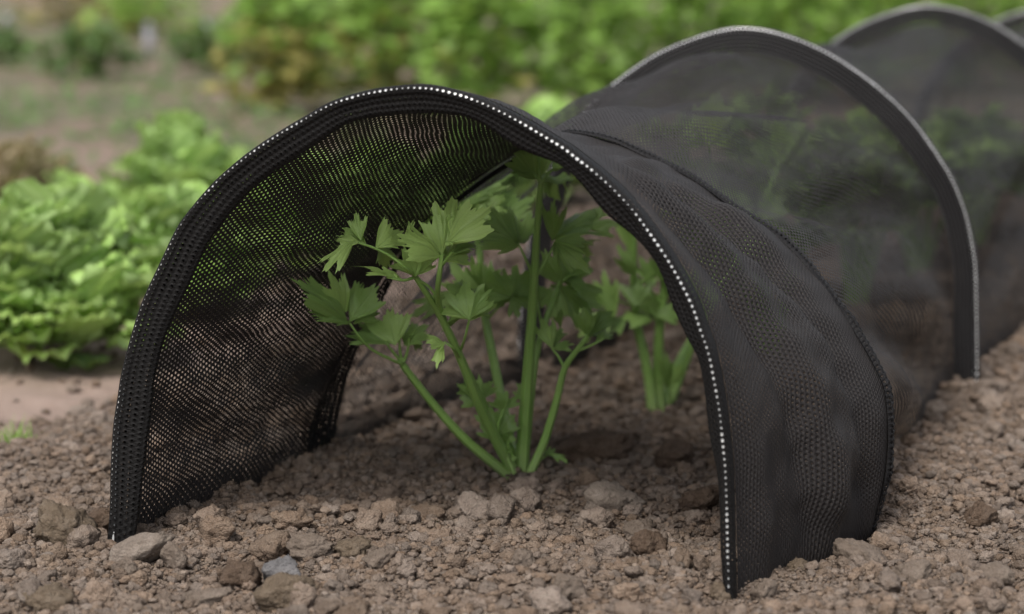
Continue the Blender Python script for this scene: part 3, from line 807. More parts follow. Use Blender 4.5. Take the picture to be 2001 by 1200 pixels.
A_ = ([(1018, 945, 2.45), (1023, 860, 2.445), (1031, 740, 2.44), (1038, 640, 2.43), (1044, 541, 2.42), (1050, 440, 2.41), (1057, 357, 2.40)], 0.0072, 0.0026,
      [[(1057, 357, 2.40), (1052, 325, 2.40), (1055, 290, 2.40)], [(1056, 356, 2.40), (1040, 335, 2.40), (1020, 312, 2.40)], [(1058, 357, 2.40), (1072, 338, 2.40), (1086, 328, 2.40)],
       [(1043, 543, 2.42), (1028, 508, 2.41), (1014, 478, 2.41)], [(1046, 543, 2.42), (1066, 512, 2.42), (1083, 478, 2.42)]],
      [(1050, 350, 998, 276, 72, -0.05, -0.06, 0.85), (1040, 338, 992, 318, 34, -0.05, -0.06, 0.6), (1055, 292, 1040, 235, 50, -0.05, -0.05, 0.7), (1080, 330, 1130, 290, 60, -0.04, 0.0, 0.6), (1060, 352, 1105, 345, 60, 0.0, 0.08, 0.6),
       (1014, 480, 922, 462, 52, -0.04, -0.05, 0.75), (1012, 478, 955, 402, 62, -0.03, 0.0, 0.85), (1016, 476, 1040, 408, 52, -0.02, 0.03, 0.8), (1014, 478, 985, 425, 45, 0.0, 0.03, 0.8),
       (1080, 470, 1084, 392, 46, -0.03, -0.04, 0.9), (1084, 470, 1148, 528, 52, -0.04, -0.07, 0.75), (1086, 472, 1200, 448, 58, 0.0, 0.05, 0.45), (1082, 460, 1175, 408, 66, 0.02, 0.09, 0.6), (1085, 478, 1110, 545, 60, 0.02, 0.06, 0.6),
       (1140, 440, 1215, 440, 44, 0.06, 0.05, 0.6)])
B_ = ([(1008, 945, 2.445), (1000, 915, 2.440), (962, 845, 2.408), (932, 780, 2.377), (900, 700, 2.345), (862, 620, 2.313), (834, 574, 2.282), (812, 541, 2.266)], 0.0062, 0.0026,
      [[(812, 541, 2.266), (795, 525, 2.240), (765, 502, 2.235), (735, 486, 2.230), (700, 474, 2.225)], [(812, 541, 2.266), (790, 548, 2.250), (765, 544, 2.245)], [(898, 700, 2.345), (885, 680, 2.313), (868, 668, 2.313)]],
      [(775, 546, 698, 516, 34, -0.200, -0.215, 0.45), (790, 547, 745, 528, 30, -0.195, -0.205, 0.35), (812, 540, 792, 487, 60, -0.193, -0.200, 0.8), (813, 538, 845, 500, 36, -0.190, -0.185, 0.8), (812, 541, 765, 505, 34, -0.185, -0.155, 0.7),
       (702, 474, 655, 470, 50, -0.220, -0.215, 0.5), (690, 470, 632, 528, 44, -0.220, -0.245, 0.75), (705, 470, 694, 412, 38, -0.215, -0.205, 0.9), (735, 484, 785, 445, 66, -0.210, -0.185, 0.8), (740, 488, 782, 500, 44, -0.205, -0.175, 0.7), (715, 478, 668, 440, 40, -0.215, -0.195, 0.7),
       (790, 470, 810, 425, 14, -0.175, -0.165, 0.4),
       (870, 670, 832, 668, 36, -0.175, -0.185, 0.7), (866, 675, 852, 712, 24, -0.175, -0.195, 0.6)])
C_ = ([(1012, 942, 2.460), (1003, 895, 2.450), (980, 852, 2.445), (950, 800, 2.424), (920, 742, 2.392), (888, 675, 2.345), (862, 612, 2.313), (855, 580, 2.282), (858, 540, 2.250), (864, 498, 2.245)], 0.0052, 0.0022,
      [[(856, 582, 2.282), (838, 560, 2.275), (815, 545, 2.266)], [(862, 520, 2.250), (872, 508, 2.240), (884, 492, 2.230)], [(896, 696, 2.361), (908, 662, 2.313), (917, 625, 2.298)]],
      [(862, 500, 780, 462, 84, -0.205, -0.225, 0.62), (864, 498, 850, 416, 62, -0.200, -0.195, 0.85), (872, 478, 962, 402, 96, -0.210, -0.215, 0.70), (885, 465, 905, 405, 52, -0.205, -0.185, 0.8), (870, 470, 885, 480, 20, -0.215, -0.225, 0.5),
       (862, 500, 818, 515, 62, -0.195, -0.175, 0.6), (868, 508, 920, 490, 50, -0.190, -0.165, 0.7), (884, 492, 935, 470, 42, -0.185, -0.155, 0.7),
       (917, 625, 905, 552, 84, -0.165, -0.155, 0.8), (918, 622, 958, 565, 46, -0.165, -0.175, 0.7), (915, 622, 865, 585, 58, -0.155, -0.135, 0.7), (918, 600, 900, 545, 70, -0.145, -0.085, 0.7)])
D_ = ([(1004, 940, 2.44), (985, 922, 2.435), (945, 890, 2.42), (900, 850, 2.41), (840, 782, 2.40), (786, 712, 2.385)], 0.0052, 0.0034,
      [[(786, 712, 2.385), (755, 698, 2.37), (725, 682, 2.36), (700, 655, 2.35), (684, 632, 2.345)], [(784, 708, 2.385), (770, 690, 2.38), (752, 668, 2.375)], [(786, 708, 2.385), (782, 690, 2.385), (780, 660, 2.38)], [(788, 708, 2.385), (796, 688, 2.385), (800, 660, 2.38)]],
      [(684, 632, 578, 545, 72, -0.10, -0.13, 0.75), (676, 610, 648, 532, 56, -0.10, -0.11, 0.85), (684, 628, 735, 556, 78, -0.10, -0.09, 0.8), (684, 632, 602, 606, 40, -0.10, -0.12, 0.4), (690, 630, 742, 610, 34, -0.09, -0.07, 0.6),
       (760, 676, 672, 652, 46, -0.085, -0.09, 0.5), (772, 675, 755, 606, 86, -0.085, -0.07, 0.8), (790, 672, 838, 632, 56, -0.07, -0.04, 0.6), (770, 672, 700, 628, 40, -0.08, -0.06, 0.7), (792, 668, 820, 655, 46, -0.06, -0.03, 0.4)])
E_ = ([(1010, 935, 2.47), (990, 830, 2.50), (974, 752, 2.52), (960, 680, 2.535), (948, 620, 2.54), (940, 545, 2.55), (934, 470, 2.56), (900, 410, 2.55)], 0.0056, 0.0030,
      [[(950, 625, 2.54), (975, 600, 2.53), (1002, 575, 2.52)], [(948, 610, 2.54), (925, 590, 2.53), (905, 570, 2.52)], [(934, 470, 2.56), (920, 440, 2.55), (895, 405, 2.54)]],
      [(895, 402, 815, 402, 66, 0.08, 0.06, 0.5), (892, 400, 822, 352, 66, 0.08, 0.07, 0.7), (893, 398, 885, 335, 40, 0.08, 0.07, 0.7), (893, 385, 922, 318, 26, 0.06, 0.05, 0.5), (900, 402, 1000, 328, 62, 0.10, 0.12, 0.5), (930, 430, 985, 380, 80, 0.09, 0.10, 0.7), (936, 450, 1045, 380, 84, 0.10, 0.12, 0.6), (930, 440, 860, 440, 66, 0.10, 0.10, 0.5),
       (948, 605, 880, 515, 76, 0.07, 0.06, 0.8), (950, 600, 940, 512, 62, 0.07, 0.06, 0.8), (950, 602, 1000, 540, 70, 0.07, 0.06, 0.6), (948, 610, 860, 590, 46, 0.06, 0.05, 0.5), (1002, 575, 1040, 530, 76, 0.04, 0.05, 0.8), (905, 575, 800, 612, 50, 0.04, 0.02, 0.5),
       (1000, 580, 962, 530, 50, 0.03, 0.03, 0.7), (1002, 578, 1015, 620, 42, 0.03, 0.02, 0.6)])
F_ = ([(1028, 870, 2.47), (1036, 790, 2.475), (1047, 700, 2.48), (1062, 640, 2.485), (1078, 594, 2.49), (1096, 550, 2.50)], 0.0042, 0.0024,
      [[(1060, 645, 2.485), (1054, 615, 2.48), (1050, 590, 2.48)], [(1096, 552, 2.5), (1112, 540, 2.5), (1128, 535, 2.5)]],
      [(1096, 555, 1060, 490, 64, 0.05, 0.06, 0.8), (1098, 552, 1150, 500, 62, 0.05, 0.07, 0.7), (1110, 548, 1150, 560, 56, 0.05, 0.05, 0.5), (1092, 560, 1080, 620, 62, 0.05, 0.04, 0.6), (1100, 560, 1180, 600, 66, 0.06, 0.06, 0.6), (1096, 556, 1130, 640, 70, 0.05, 0.05, 0.7),
       (1050, 595, 1000, 560, 66, 0.05, 0.06, 0.7), (1050, 592, 1075, 560, 50, 0.05, 0.05, 0.7)])
G_ = ([(1030, 942, 2.44), (1045, 905, 2.44), (1064, 862, 2.438), (1088, 782, 2.434), (1103, 720, 2.43), (1125, 688, 2.425), (1150, 655, 2.42)], 0.0046, 0.0026,
      [[(1103, 720, 2.43), (1092, 698, 2.43), (1078, 680, 2.43)], [(1128, 686, 2.425), (1155, 675, 2.42), (1180, 662, 2.42)]],
      [(1148, 658, 1140, 602, 46, -0.02, -0.03, 0.85), (1152, 655, 1196, 605, 40, -0.02, 0.0, 0.6), (1165, 668, 1200, 648, 26, -0.02, 0.0, 0.6), (1150, 660, 1178, 640, 40, -0.01, 0.02, 0.6),
       (1078, 680, 1058, 622, 46, -0.02, -0.01, 0.8), (1080, 680, 1122, 672, 34, -0.02, -0.02, 0.5)])
S1 = ([(1005, 925, 2.43), (985, 880, 2.425), (972, 840, 2.42), (985, 800, 2.42)], 0.0022, 0.0012, [[(985, 880, 2.43), (1000, 850, 2.43), (1002, 830, 2.43)], [(930, 790, 2.42), (925, 775, 2.42), (922, 765, 2.42)]],
      [(970, 842, 955, 792, 62, -0.03, -0.03, 0.8), (975, 848, 1004, 812, 48, -0.03, -0.03, 0.8), (985, 800, 972, 768, 45, -0.03, -0.035, 0.7), (985, 800, 1010, 772, 43, -0.03, -0.02, 0.7), (985, 862, 998, 842, 40, -0.02, -0.02, 0.8), (968, 860, 940, 830, 40, -0.02, -0.02, 0.7),
       (934, 792, 900, 772, 45, -0.03, -0.03, 0.8), (930, 785, 916, 735, 45, -0.025, -0.03, 0.8), (934, 785, 960, 742, 40, -0.02, 0.0, 0.7), (925, 770, 893, 750, 35, -0.02, -0.02, 0.8), (1040, 800, 1012, 745, 40, 0.0, 0.02, 0.6),
       (976, 892, 992, 868, 29, -0.02, -0.03, 0.7), (988, 905, 1000, 880, 29, -0.02, -0.02, 0.7)])
S2 = ([(1035, 925, 2.47), (1055, 900, 2.46), (1072, 888, 2.45)], 0.0012, 0.0009, [], [(1070, 888, 1108, 898, 24, 0.0, -0.02, 0.4), (1065, 892, 1085, 875, 20, 0.0, 0.01, 0.6), (1000, 930, 978, 955, 26, -0.02, -0.03, 0.5), (1045, 925, 1070, 940, 20, 0.02, 0.03, 0.4)])
g0 = G(1012, 942)
celery('celery_plant', (g0.x, g0.y, 0), [A_, B_, C_, D_, E_, F_, G_, S1, S2], 'front celery plant, nearest the open end of the tunnel, with the tall straight stalk', 2.45)

Q1 = ([(1276, 808, 2.78), (1268, 740, 2.78), (1256, 680, 2.78), (1243, 625, 2.78), (1238, 540, 2.77), (1240, 430, 2.76)], 0.0062, 0.0030, [[(1243, 560, 2.77), (1262, 545, 2.76), (1280, 530, 2.75)], [(1240, 600, 2.78), (1215, 590, 2.77), (1195, 580, 2.76)]],
      [(1240, 500, 1212, 425, 34, -0.02, -0.03, 0.8), (1240, 540, 1208, 478, 40, -0.03, -0.04, 0.8), (1195, 590, 1150, 570, 56, -0.02, -0.03, 0.7), (1200, 620, 1180, 530, 48, -0.03, -0.03, 0.85), (1200, 600, 1160, 640, 50, -0.02, -0.03, 0.6), (1240, 600, 1245, 540, 70, -0.03, -0.02, 0.8),
       (1225, 620, 1190, 650, 56, -0.02, -0.02, 0.5), (1150, 610, 1110, 580, 60, -0.01, 0.0, 0.7), (1160, 625, 1130, 660, 44, -0.01, 0.0, 0.7)])
Q2 = ([(1289, 808, 2.79), (1287, 740, 2.79), (1288, 650, 2.78), (1296, 580, 2.78), (1300, 500, 2.77)], 0.0072, 0.0034, [[(1290, 640, 2.78), (1275, 615, 2.77), (1262, 600, 2.76)], [(1294, 600, 2.78), (1270, 560, 2.77), (1290, 545, 2.77)]],
      [(1280, 560, 1250, 500, 46, -0.02, -0.02, 0.8), (1285, 545, 1300, 500, 56, -0.02, -0.03, 0.6), (1275, 625, 1215, 620, 54, -0.02, -0.03, 0.5), (1280, 620, 1335, 610, 60, -0.02, -0.02, 0.6), (1280, 618, 1270, 570, 76, -0.01, 0.0, 0.8), (1290, 540, 1330, 560, 60, 0.0, 0.0, 0.6)])
Q3 = ([(1300, 808, 2.80), (1322, 752, 2.80), (1345, 690, 2.80), (1372, 620, 2.80), (1400, 520, 2.80), (1402, 400, 2.80), (1392, 320, 2.80)], 0.0060, 0.0026, [[(1310, 790, 2.79), (1308, 750, 2.78), (1306, 700, 2.77)], [(1392, 320, 2.8), (1385, 290, 2.8), (1382, 270, 2.8)]],
      [(1304, 760, 1302, 690, 34, -0.02, -0.03, 0.7), (1310, 755, 1330, 710, 30, -0.02, -0.03, 0.7), (1385, 285, 1398, 180, 84, -0.03, -0.03, 0.85), (1382, 280, 1330, 262, 50, 0.0, 0.0, 0.8), (1388, 285, 1420, 240, 40, 0.0, 0.0, 0.8), (1370, 600, 1330, 520, 60, -0.02, -0.03, 0.7), (1375, 600, 1420, 540, 60, 0.0, 0.0, 0.7), (1400, 480, 1440, 370, 70, 0, 0, 0.8), (1400, 450, 1355, 400, 60, 0, 0, 0.7)])
Q4 = ([(1295, 806, 2.80), (1320, 720, 2.84), (1390, 600, 2.88), (1470, 450, 2.92), (1520, 330, 2.94)], 0.005, 0.0026, [], [(1520, 330, 1550, 205, 66, 0.15, 0.15, 0.8), (1515, 330, 1465, 285, 60, 0.15, 0.15, 0.8), (1525, 325, 1580, 250, 56, 0.15, 0.15, 0.8), (1470, 440, 1420, 370, 60, 0.12, 0.12, 0.7), (1480, 430, 1530, 380, 66, 0.12, 0.12, 0.7), (1440, 500, 1500, 470, 60, 0.1, 0.1, 0.7)])
g2 = G(1288, 806)
celery('celery_plant', (g2.x, g2.y, 0), [Q1, Q2, Q3, Q4], 'second celery plant in the row, half hidden behind the right edge of the opening', 2.79, True)

def celery_generic(gx, gy, seed, label, hgt=0.35, n=10):
    r_ = np.random.default_rng(seed)
    root = empty('celery_plant', (gx, gy, 0)); tag(root, label, 'celery', 'celery plants growing in a row inside the tunnel')
    for k in range(n):
        an = 2 * math.pi * k / n + r_.uniform(-0.3, 0.3); lean = r_.uniform(0.08, 0.42); L = hgt * r_.uniform(0.72, 1.03)
        dr = V((math.cos(an), math.sin(an), 0)); b = V((gx, gy, 0)) + dr * 0.008
        p = lambda q: b + dr * (L * math.sin(lean) * q * (0.7 + 0.5 * q)) + V((0, 0, L * q * math.cos(lean * q)))
        v, f = tube_arr([p(q) for q in (0, 0.25, 0.5, 0.75, 1)], 0.0058, 0.0022, 10, 0.04)
        so = link('stalk', mesh_np('stalk', v, f), M_STEM, root)
        for q, c in ((0.6, 2), (0.8, 2), (1.0, 3)):
            for m_ in range(c):
                a2 = an + (m_ - (c - 1) / 2) * 1.7 + r_.uniform(-0.4, 0.4)
                d2 = V((math.cos(a2), math.sin(a2), r_.uniform(0.1, 0.8))).normalized(); b0 = p(q) + d2 * 0.012
                for w_ in (-0.7, 0, 0.7):
                    d3 = V((math.cos(a2 + w_), math.sin(a2 + w_), d2.z + r_.uniform(-0.3, 0.3))).normalized()
                    acc = Acc(); acc.add(*leaflet_verts(b0, b0 + d3 * r_.uniform(0.040, 0.065), r_.uniform(0.036, 0.055), V((r_.uniform(-0.4, 0.4), r_.uniform(-0.6, 0.2), 1)), int(r_.integers(1e6)), 33, 5))
                    link('leaf', acc.mesh('leaf'), M_CEL, so)
celery_generic(0.318, 3.12, 51, 'third celery plant in the row, showing dimly through the net below the second hoop', 0.30)
celery_generic(0.470, 3.46, 52, 'fourth celery plant in the row, behind the second hoop', 0.245)
celery_generic(0.610, 3.80, 53, 'fifth celery plant in the row, seen through two layers of net near the right edge', 0.22)
celery_generic(0.760, 4.15, 54, 'sixth celery plant in the row, the farthest one at the right edge of the photo', 0.20)

# ---------------------------------------------------------------- lettuces
def ruffle_leaf(acc, base, dirv, L, W, seed, cup=0.5, na=25, nl=13):
    r_ = np.random.default_rng(seed)
    y = dirv.normalized(); side = y.cross(V((0, 0, 1))); side = side.normalized() if side.length > 0.05 else V((1, 0, 0)); z = side.cross(y)
    s = np.linspace(-1, 1, na); q = np.linspace(0, 1, nl)
    S, Q = np.meshgrid(s, q)
    wid = W * (0.16 + 0.95 * np.sin(np.pi * np.clip(Q * 0.58 + 0.02, 0, 1)) ** 1.0)
    end = 1 - 0.45 * np.abs(S) ** 2.4 * Q ** 2
    X = S * wid * 0.5; Yl = L * Q * end
    edge = np.maximum(np.abs(S) ** 2, Q ** 4)
    ph1, ph2 = r_.random(2) * 6
    Z = -cup * L * 0.5 * Q ** 2 + 0.22 * W * S ** 2 * Q + edge * W * 0.09 * np.sin(Q * 15 + S * 11 + ph1) + 0.05 * W * np.sin(S * 6 + Q * 7 + ph2) * Q
    vein = np.exp(-(S / 0.1) ** 2) * (1 - Q * 0.7)
    vs = np.array(base[:]) + X[..., None] * np.array(side[:]) + Yl[..., None] * np.array(y[:]) + Z[..., None] * np.array(z[:])
    i = np.arange(nl - 1)[:, None] * na + np.arange(na - 1)[None]
    fs = np.stack([i, i + 1, i + na + 1, i + na], -1).reshape(-1, 4)
    acc.add(vs.reshape(-1, 3), fs, vein.reshape(-1), np.full(na * nl, r_.random()))
def lettuce(x, y, rad, hgt, seed, label, mat=M_LET, n=46, group='lettuces in the rows beside the tunnel'):
    r_ = np.random.default_rng(seed); acc = Acc(); b = V((x, y, hs(x, y)))
    n = int(n * 3.8)
    for k in range(n):
        q = k / n; an = k * 2.399 + r_.uniform(-0.3, 0.3); el = R(4) + q ** 0.85 * R(84)
        d = V((math.cos(an) * math.cos(el), math.sin(an) * math.cos(el), math.sin(el)))
        sh = r_.uniform(0.30, 0.76); c = b + V((d.x * rad * sh, d.y * rad * sh, 0.012 + d.z * hgt * sh))
        d2 = (d + V((r_.normal() * 0.25, r_.normal() * 0.25, 0.25 + r_.normal() * 0.2))).normalized()
        L = rad * 0.41 * r_.uniform(0.7, 1.3)
        ruffle_leaf(acc, c, d2, L, L * r_.uniform(0.9, 1.3), int(r_.integers(1e6)), cup=r_.uniform(-0.2, 0.6))
    me = acc.mesh('lettuce'); me.transform(Matrix.Translation(-b))
    o = link('lettuce', me, mat); o.location = b; tag(o, label, 'lettuce', group)
    return o
lettuce(-0.565, 3.12, 0.145, 0.195, 1, 'large bright green lettuce at the left edge, nearest of its row', n=60)
lettuce(-0.70, 3.32, 0.125, 0.18, 12, 'lettuce cut by the left edge of the photo, behind the nearest large one')
lettuce(-0.455, 3.50, 0.125, 0.165, 2, 'green lettuce between the nearest large one and the net wall')
lettuce(-0.33, 3.84, 0.13, 0.165, 3, 'third lettuce of the row, seen through the left net wall')
lettuce(-0.20, 4.17, 0.13, 0.17, 4, 'fourth lettuce of the row, behind the arched net')
lettuce(-0.07, 4.50, 0.13, 0.17, 5, 'fifth lettuce of the row, far behind the net')
lettuce(0.06, 4.83, 0.13, 0.17, 6, 'sixth lettuce of the row, farthest one behind the net')
lettuce(-0.55, 4.22, 0.135, 0.20, 7, 'tall pale green lettuce standing alone just left of the arch')
lettuce(-0.66, 3.90, 0.11, 0.12, 8, 'low lettuce between the tall pale one and the wilted one')
lettuce(-0.825, 4.30, 0.12, 0.16, 9, 'brown wilted lettuce at the left edge with one pale leaf', M_LETD, 30)
o = lettuce(-0.735, 4.16, 0.06, 0.15, 10, 'narrow pale green shoot standing next to the brown wilted lettuce', M_LET, 9)

# ---------------------------------------------------------------- leafy bed plants behind
def bush(x, y, w, hgt, seed, label, mat=M_BUSH, yellow=0.0, n=520, leaf=0.05, cat='leafy plant', group='leafy plants of the far bed', name='leafy_plant'):
    r_ = np.random.default_rng(seed); b = V((x, y, 0)); root = empty(name, b); tag(root, label, cat, group)
    acc, acy, sv, sf, so = Acc(), Acc(), [], [], 0
    ns = 9
    tips = []
    for k in range(ns):
        an = k * 2.4; rr = r_.uniform(0.1, 0.8)
        t_ = b + V((math.cos(an) * rr * w * 0.5, math.sin(an) * rr * w * 0.5, hgt * r_.uniform(0.7, 0.95))); tips.append(t_)
        v, f = tube_arr([b + V((math.cos(an), math.sin(an), 0)) * 0.01, b.lerp(t_, 0.5) + V((0, 0, 0.02)), t_], 0.006, 0.002, 6)
        sv.append(v); sf.append(f + so); so += len(v)
    for k in range(n):
        u = r_.random(); an = r_.uniform(0, 2 * math.pi); q = r_.random() ** 0.6
        # lumpy outline
        lump = 0.82 + 0.30 * math.sin(3 * an + seed) * math.sin(5 * u + seed * 2)
        zz = hgt * (0.06 + 0.94 * u ** 0.85); prof = math.sqrt(max(0.02, 1 - ((u - 0.35) / 0.72) ** 2))
        c = b + V((math.cos(an) * w * 0.5 * q * prof * lump, math.sin(an) * w * 0.5 * q * prof * lump, zz * (1 - 0.15 * q * q)))
        d = V((math.cos(an) + r_.normal() * 0.5, math.sin(an) + r_.normal() * 0.5, r_.normal() * 0.5 + 0.1)).normalized()
        L = leaf * r_.uniform(0.6, 1.3)
        nz = V((r_.normal() * 0.45, r_.normal() * 0.45 - 0.25, 1))
        A = acy if (r_.random() < yellow * max(0, 1.5 - 1.9 * u)) else acc
        A.add(*leaflet_verts(c, c + d * L, L * r_.uniform(0.7, 1.0), nz, int(r_.integers(1e6)), 13, 4, 0.4, 0.5))
    link('stem', mesh_np('stem', np.concatenate(sv), np.concatenate(sf)), M_STEMD, root)
    link('foliage', acc.mesh('foliage'), mat, root)
    if acy.v:
        q = link('yellowed_foliage', acy.mesh('yellowed_foliage'), M_YEL, root); q['label'] = 'yellowed withering lower leaves'
BX = [(-0.62, 6.85, 0.34, 0.36, 0.75, 'leafy plant at the left end of the far bed, its lower leaves yellow and brown'),
      (-0.33, 6.95, 0.36, 0.40, 0.55, 'second leafy plant of the far bed, with some yellowed lower leaves'),
      (-0.08, 6.80, 0.34, 0.38, 0.06, 'bright green leafy plant of the far bed, straight above the top of the front hoop'),
      (0.19, 6.75, 0.36, 0.40, 0.0, 'bright green leafy plant of the far bed, above the dip between the first two hoops'),
      (0.47, 6.9, 0.36, 0.42, 0.0, 'bright green leafy plant of the far bed, left of the top of the second hoop'),
      (0.76, 7.1, 0.38, 0.44, 0.0, 'leafy plant of the far bed above the right shoulder of the second hoop'),
      (1.06, 7.4, 0.38, 0.44, 0.1, 'leafy plant of the far bed behind the third hoop'),
      (1.38, 7.7, 0.38, 0.46, 0.0, 'leafy plant of the far bed near the top right corner')]
for i, (x, y_, w, h_, ye, lb) in enumerate(BX): bush(x, y_, w, h_, 60 + i, lb, M_BUSH, ye)
BX2 = [(-0.55, 7.75, 'left'), (-0.15, 7.8, ''), (0.3, 7.8, ''), (0.75, 8.0, ''), (1.2, 8.3, ''), (1.75, 8.4, '')]
for i, (x, y_, _) in enumerate(BX2):
    bush(x, y_, 0.5, 0.50, 80 + i, ['leafy plant in the second rank at the far left of the bed', 'leafy plant in the second rank above the top of the front hoop', 'leafy plant in the second rank above the sagging net', 'leafy plant in the second rank behind the second hoop',
         'leafy plant in the second rank just left of the third hoop', 'leafy plant in the second rank at the top right corner'][i], M_BUSH, 0.0, 420, 0.06)
bush(-1.36, 8.2, 0.34, 0.15, 101, 'dark green weed clump in the upper left of the garden', M_DARK, 0, 260, 0.05, 'weed', 'weeds far behind on the left', 'weed_clump')
bush(-1.76, 8.7, 0.32, 0.12, 102, 'dark weed clump at the top left corner beside the grey peg', M_DARK, 0, 200, 0.05, 'weed', 'weeds far behind on the left', 'weed_clump')
bush(-0.98, 8.4, 0.28, 0.15, 103, 'dark green weed clump just left of the leafy bed', M_DARK, 0, 200, 0.05, 'weed', 'weeds far behind on the left', 'weed_clump')
bush(-1.5, 10.5, 0.5, 0.20, 104, 'yellowish weed clump at the very top left', M_BUSH, 0.5, 220, 0.06, 'weed', 'weeds far behind on the left', 'weed_clump')
bush(-0.95, 11.0, 0.5, 0.22, 105, 'dark weed clump at the top edge above the pale tag', M_DARK, 0.3, 220, 0.06, 'weed', 'weeds far behind on the left', 'weed_clump')
bush(-1.95, 11.5, 0.6, 0.2, 106, 'brownish weed clump at the top left edge', M_LETD, 0.3, 220, 0.06, 'weed', 'weeds far behind on the left', 'weed_clump')

# grey pegs
def peg(px, py, wpx, hpx, mat, label, name='marker_peg'):
    g = G(px, py); w = wpx * g.y / F / 2; hh = hpx * g.y / F
    bm = bmesh.new()
    bmesh.ops.create_cone(bm, cap_ends=True, segments=14, radius1=w * 0.8, radius2=w * 0.85, depth=hh * 0.86, matrix=Matrix.Translation((0, 0, hh * 0.43)))
    bmesh.ops.create_cone(bm, cap_ends=True, segments=14, radius1=w * 1.05, radius2=w * 0.5, depth=hh * 0.14, matrix=Matrix.Translation((0, 0, hh * 0.932)))
    me = bpy.data.meshes.new(name); bm.to_mesh(me); bm.free()
    o = link(name, me, mat); o.location = (g.x, g.y, 0); tag(o, label, 'peg')
peg(17, 118, 22, 88, M_PEG, 'grey garden peg at the top left corner')
peg(292, 112, 20, 66, M_PEG, 'grey garden peg between the dark weed clump and the leafy bed')
peg(402, 98, 16, 54, M_WHITE, 'pale blue peg beside the left end of the leafy bed')
peg(1822, 60, 20, 70, M_PEG, 'grey peg at the top edge behind the third hoop')

# grass tuft on the path
def grass_tuft():
    g = G(28, 862); r_ = np.random.default_rng(3); vs, fs, o = [], [], 0
    for k in range(70):
        an = r_.uniform(0, 6.28); b = np.array([g.x + r_.normal() * 0.013, g.y + r_.normal() * 0.01, 0.0]) - np.array([0, 0, 0.012]); L = r_.uniform(0.015, 0.036)
        d = np.array([math.cos(an), math.sin(an), 0]); sd = np.array([-d[1], d[0], 0]) * 0.0012; lean = r_.uniform(0.2, 1.1)
        for q in (0, 0.35, 0.7, 1):
            c = b + d * L * lean * q * q + np.array([0, 0, L * q]); w = (1 - q) + 0.05
            vs += [c - sd * w, c + sd * w]
        for q in range(3): fs.append([o + 2 * q, o + 2 * q + 1, o + 2 * q + 3, o + 2 * q + 2])
        o += 8
    me = mesh_np('grass_tuft', np.array(vs), np.array(fs), {'rnd': np.full(o, 0.4), 'vein': np.zeros(o)})
    me.transform(Matrix.Translation((-g.x, -g.y, 0)))
    ob = link('grass_tuft', me, M_BUSH); ob.location = (g.x, g.y, 0); tag(ob, 'small tuft of bright grass on the bare path at the left edge', 'grass')
grass_tuft()
# seedlings on the path under the lettuces
for i, (px, py, lb) in enumerate([(128, 712, 'small grey green seedling on the path under the nearest lettuce'), (172, 716, 'small broad leaved seedling on the path just right of the other one')]):
    g = G(px, py); acc = Acc()
    for k in range(6):
        an = k * 1.05 + i; d = V((math.cos(an), math.sin(an), 0.7)).normalized()
        acc.add(*leaflet_verts(V((g.x, g.y, -0.005)), V((g.x, g.y, -0.005)) + d * 0.034, 0.022, V((0, -0.4, 1)), 900 + i * 10 + k, 17, 4, 0.3, 0.4))
    me = acc.mesh('seedling'); me.transform(Matrix.Translation((-g.x, -g.y, 0)))
    o = link('seedling', me, M_DARK); o.location = (g.x, g.y, 0); tag(o, lb, 'seedling')
# low ground weeds far behind: one mass nobody could count
def far_weeds():
    r_ = np.random.default_rng(8); acc = Acc()
    for k in range(2200):
        Y = r_.uniform(4.6, 13); X = r_.uniform(-0.24, -0.05) * Y
        if fbm(np.array([X * 2.3]), np.array([Y * 1.3]), None, 6, 3)[0] < 0.02: continue
        c = V((X, Y, r_.uniform(0, 0.015))); an = r_.uniform(0, 6.28); L = r_.uniform(0.02, 0.05)
        acc.add(*leaflet_verts(c, c + V((math.cos(an), math.sin(an), r_.uniform(0.1, 0.9))).normalized() * L, L * 0.7, V((0, -0.4, 1)), k, 9, 3, 0.3, 0.3))
    o = link('ground_weeds', acc.mesh('ground_weeds'), M_DARK); tag(o, 'thin green weeds scattered over the bare ground far behind', 'weeds', kind='stuff')
far_weeds()

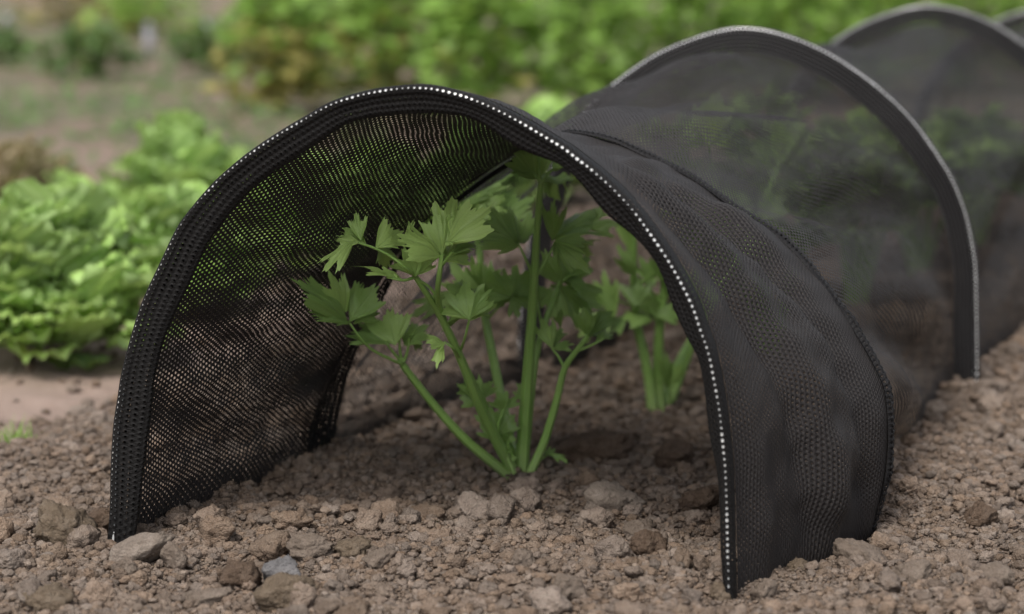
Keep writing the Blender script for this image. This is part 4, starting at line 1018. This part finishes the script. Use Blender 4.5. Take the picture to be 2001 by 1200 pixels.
# ---------------------------------------------------------------- light
SUN_EL, SUN_AZ = 58, -155     # azimuth: direction towards the sun measured from +Y clockwise
w = bpy.data.worlds.new('World'); sc.world = w; w.use_nodes = True
nt = w.node_tree; nt.nodes.clear()
bg = nt.nodes.new('ShaderNodeBackground'); ow = nt.nodes.new('ShaderNodeOutputWorld'); sky = nt.nodes.new('ShaderNodeTexSky')
sky.sky_type = 'NISHITA'; sky.sun_disc = False; sky.sun_elevation = R(SUN_EL); sky.sun_rotation = R(SUN_AZ); sky.dust_density = 3.0; sky.air_density = 1.0; sky.ozone_density = 0.6
hs_ = nt.nodes.new('ShaderNodeHueSaturation'); hs_.inputs['Saturation'].default_value = 0.35; nt.links.new(sky.outputs[0], hs_.inputs['Color']); nt.links.new(hs_.outputs[0], bg.inputs[0]); bg.inputs[1].default_value = 0.13; nt.links.new(bg.outputs[0], ow.inputs[0])
sd = bpy.data.lights.new('sun', 'SUN'); sd.energy = 1.5; sd.angle = R(16); sd.color = (1, 0.95, 0.87)
so_ = bpy.data.objects.new('sun', sd); col.objects.link(so_)
dirs = V((math.sin(R(SUN_AZ)) * math.cos(R(SUN_EL)), math.cos(R(SUN_AZ)) * math.cos(R(SUN_EL)), math.sin(R(SUN_EL))))
so_.rotation_euler = dirs.to_track_quat('Z', 'Y').to_euler(); so_.location = dirs * 5

# ---------------------------------------------------------------- camera
cd = bpy.data.cameras.new('camera'); co = bpy.data.objects.new('camera', cd); col.objects.link(co)
co.location = CAM; co.rotation_euler = (R(90) - TH, 0, 0)
cd.sensor_width = 36; cd.lens = 36 * F / 2001.0; cd.clip_start = 0.05; cd.clip_end = 6000
cd.dof.use_dof = True; cd.dof.focus_distance = 2.22; cd.dof.aperture_fstop = cd.lens / 1000 / 0.022; cd.dof.aperture_blades = 9
sc.camera = co
sc.view_settings.view_transform = 'Standard'; sc.view_settings.look = 'None'; sc.view_settings.exposure = 0.74; sc.view_settings.gamma = 1
sc.cycles.max_bounces = 8; sc.cycles.diffuse_bounces = 4; sc.cycles.glossy_bounces = 3; sc.cycles.transmission_bounces = 4; sc.cycles.transparent_max_bounces = 24
sc.cycles.use_denoising = True
sc.cycles.sample_clamp_indirect = 4
sc.cycles.caustics_reflective = False; sc.cycles.caustics_refractive = False
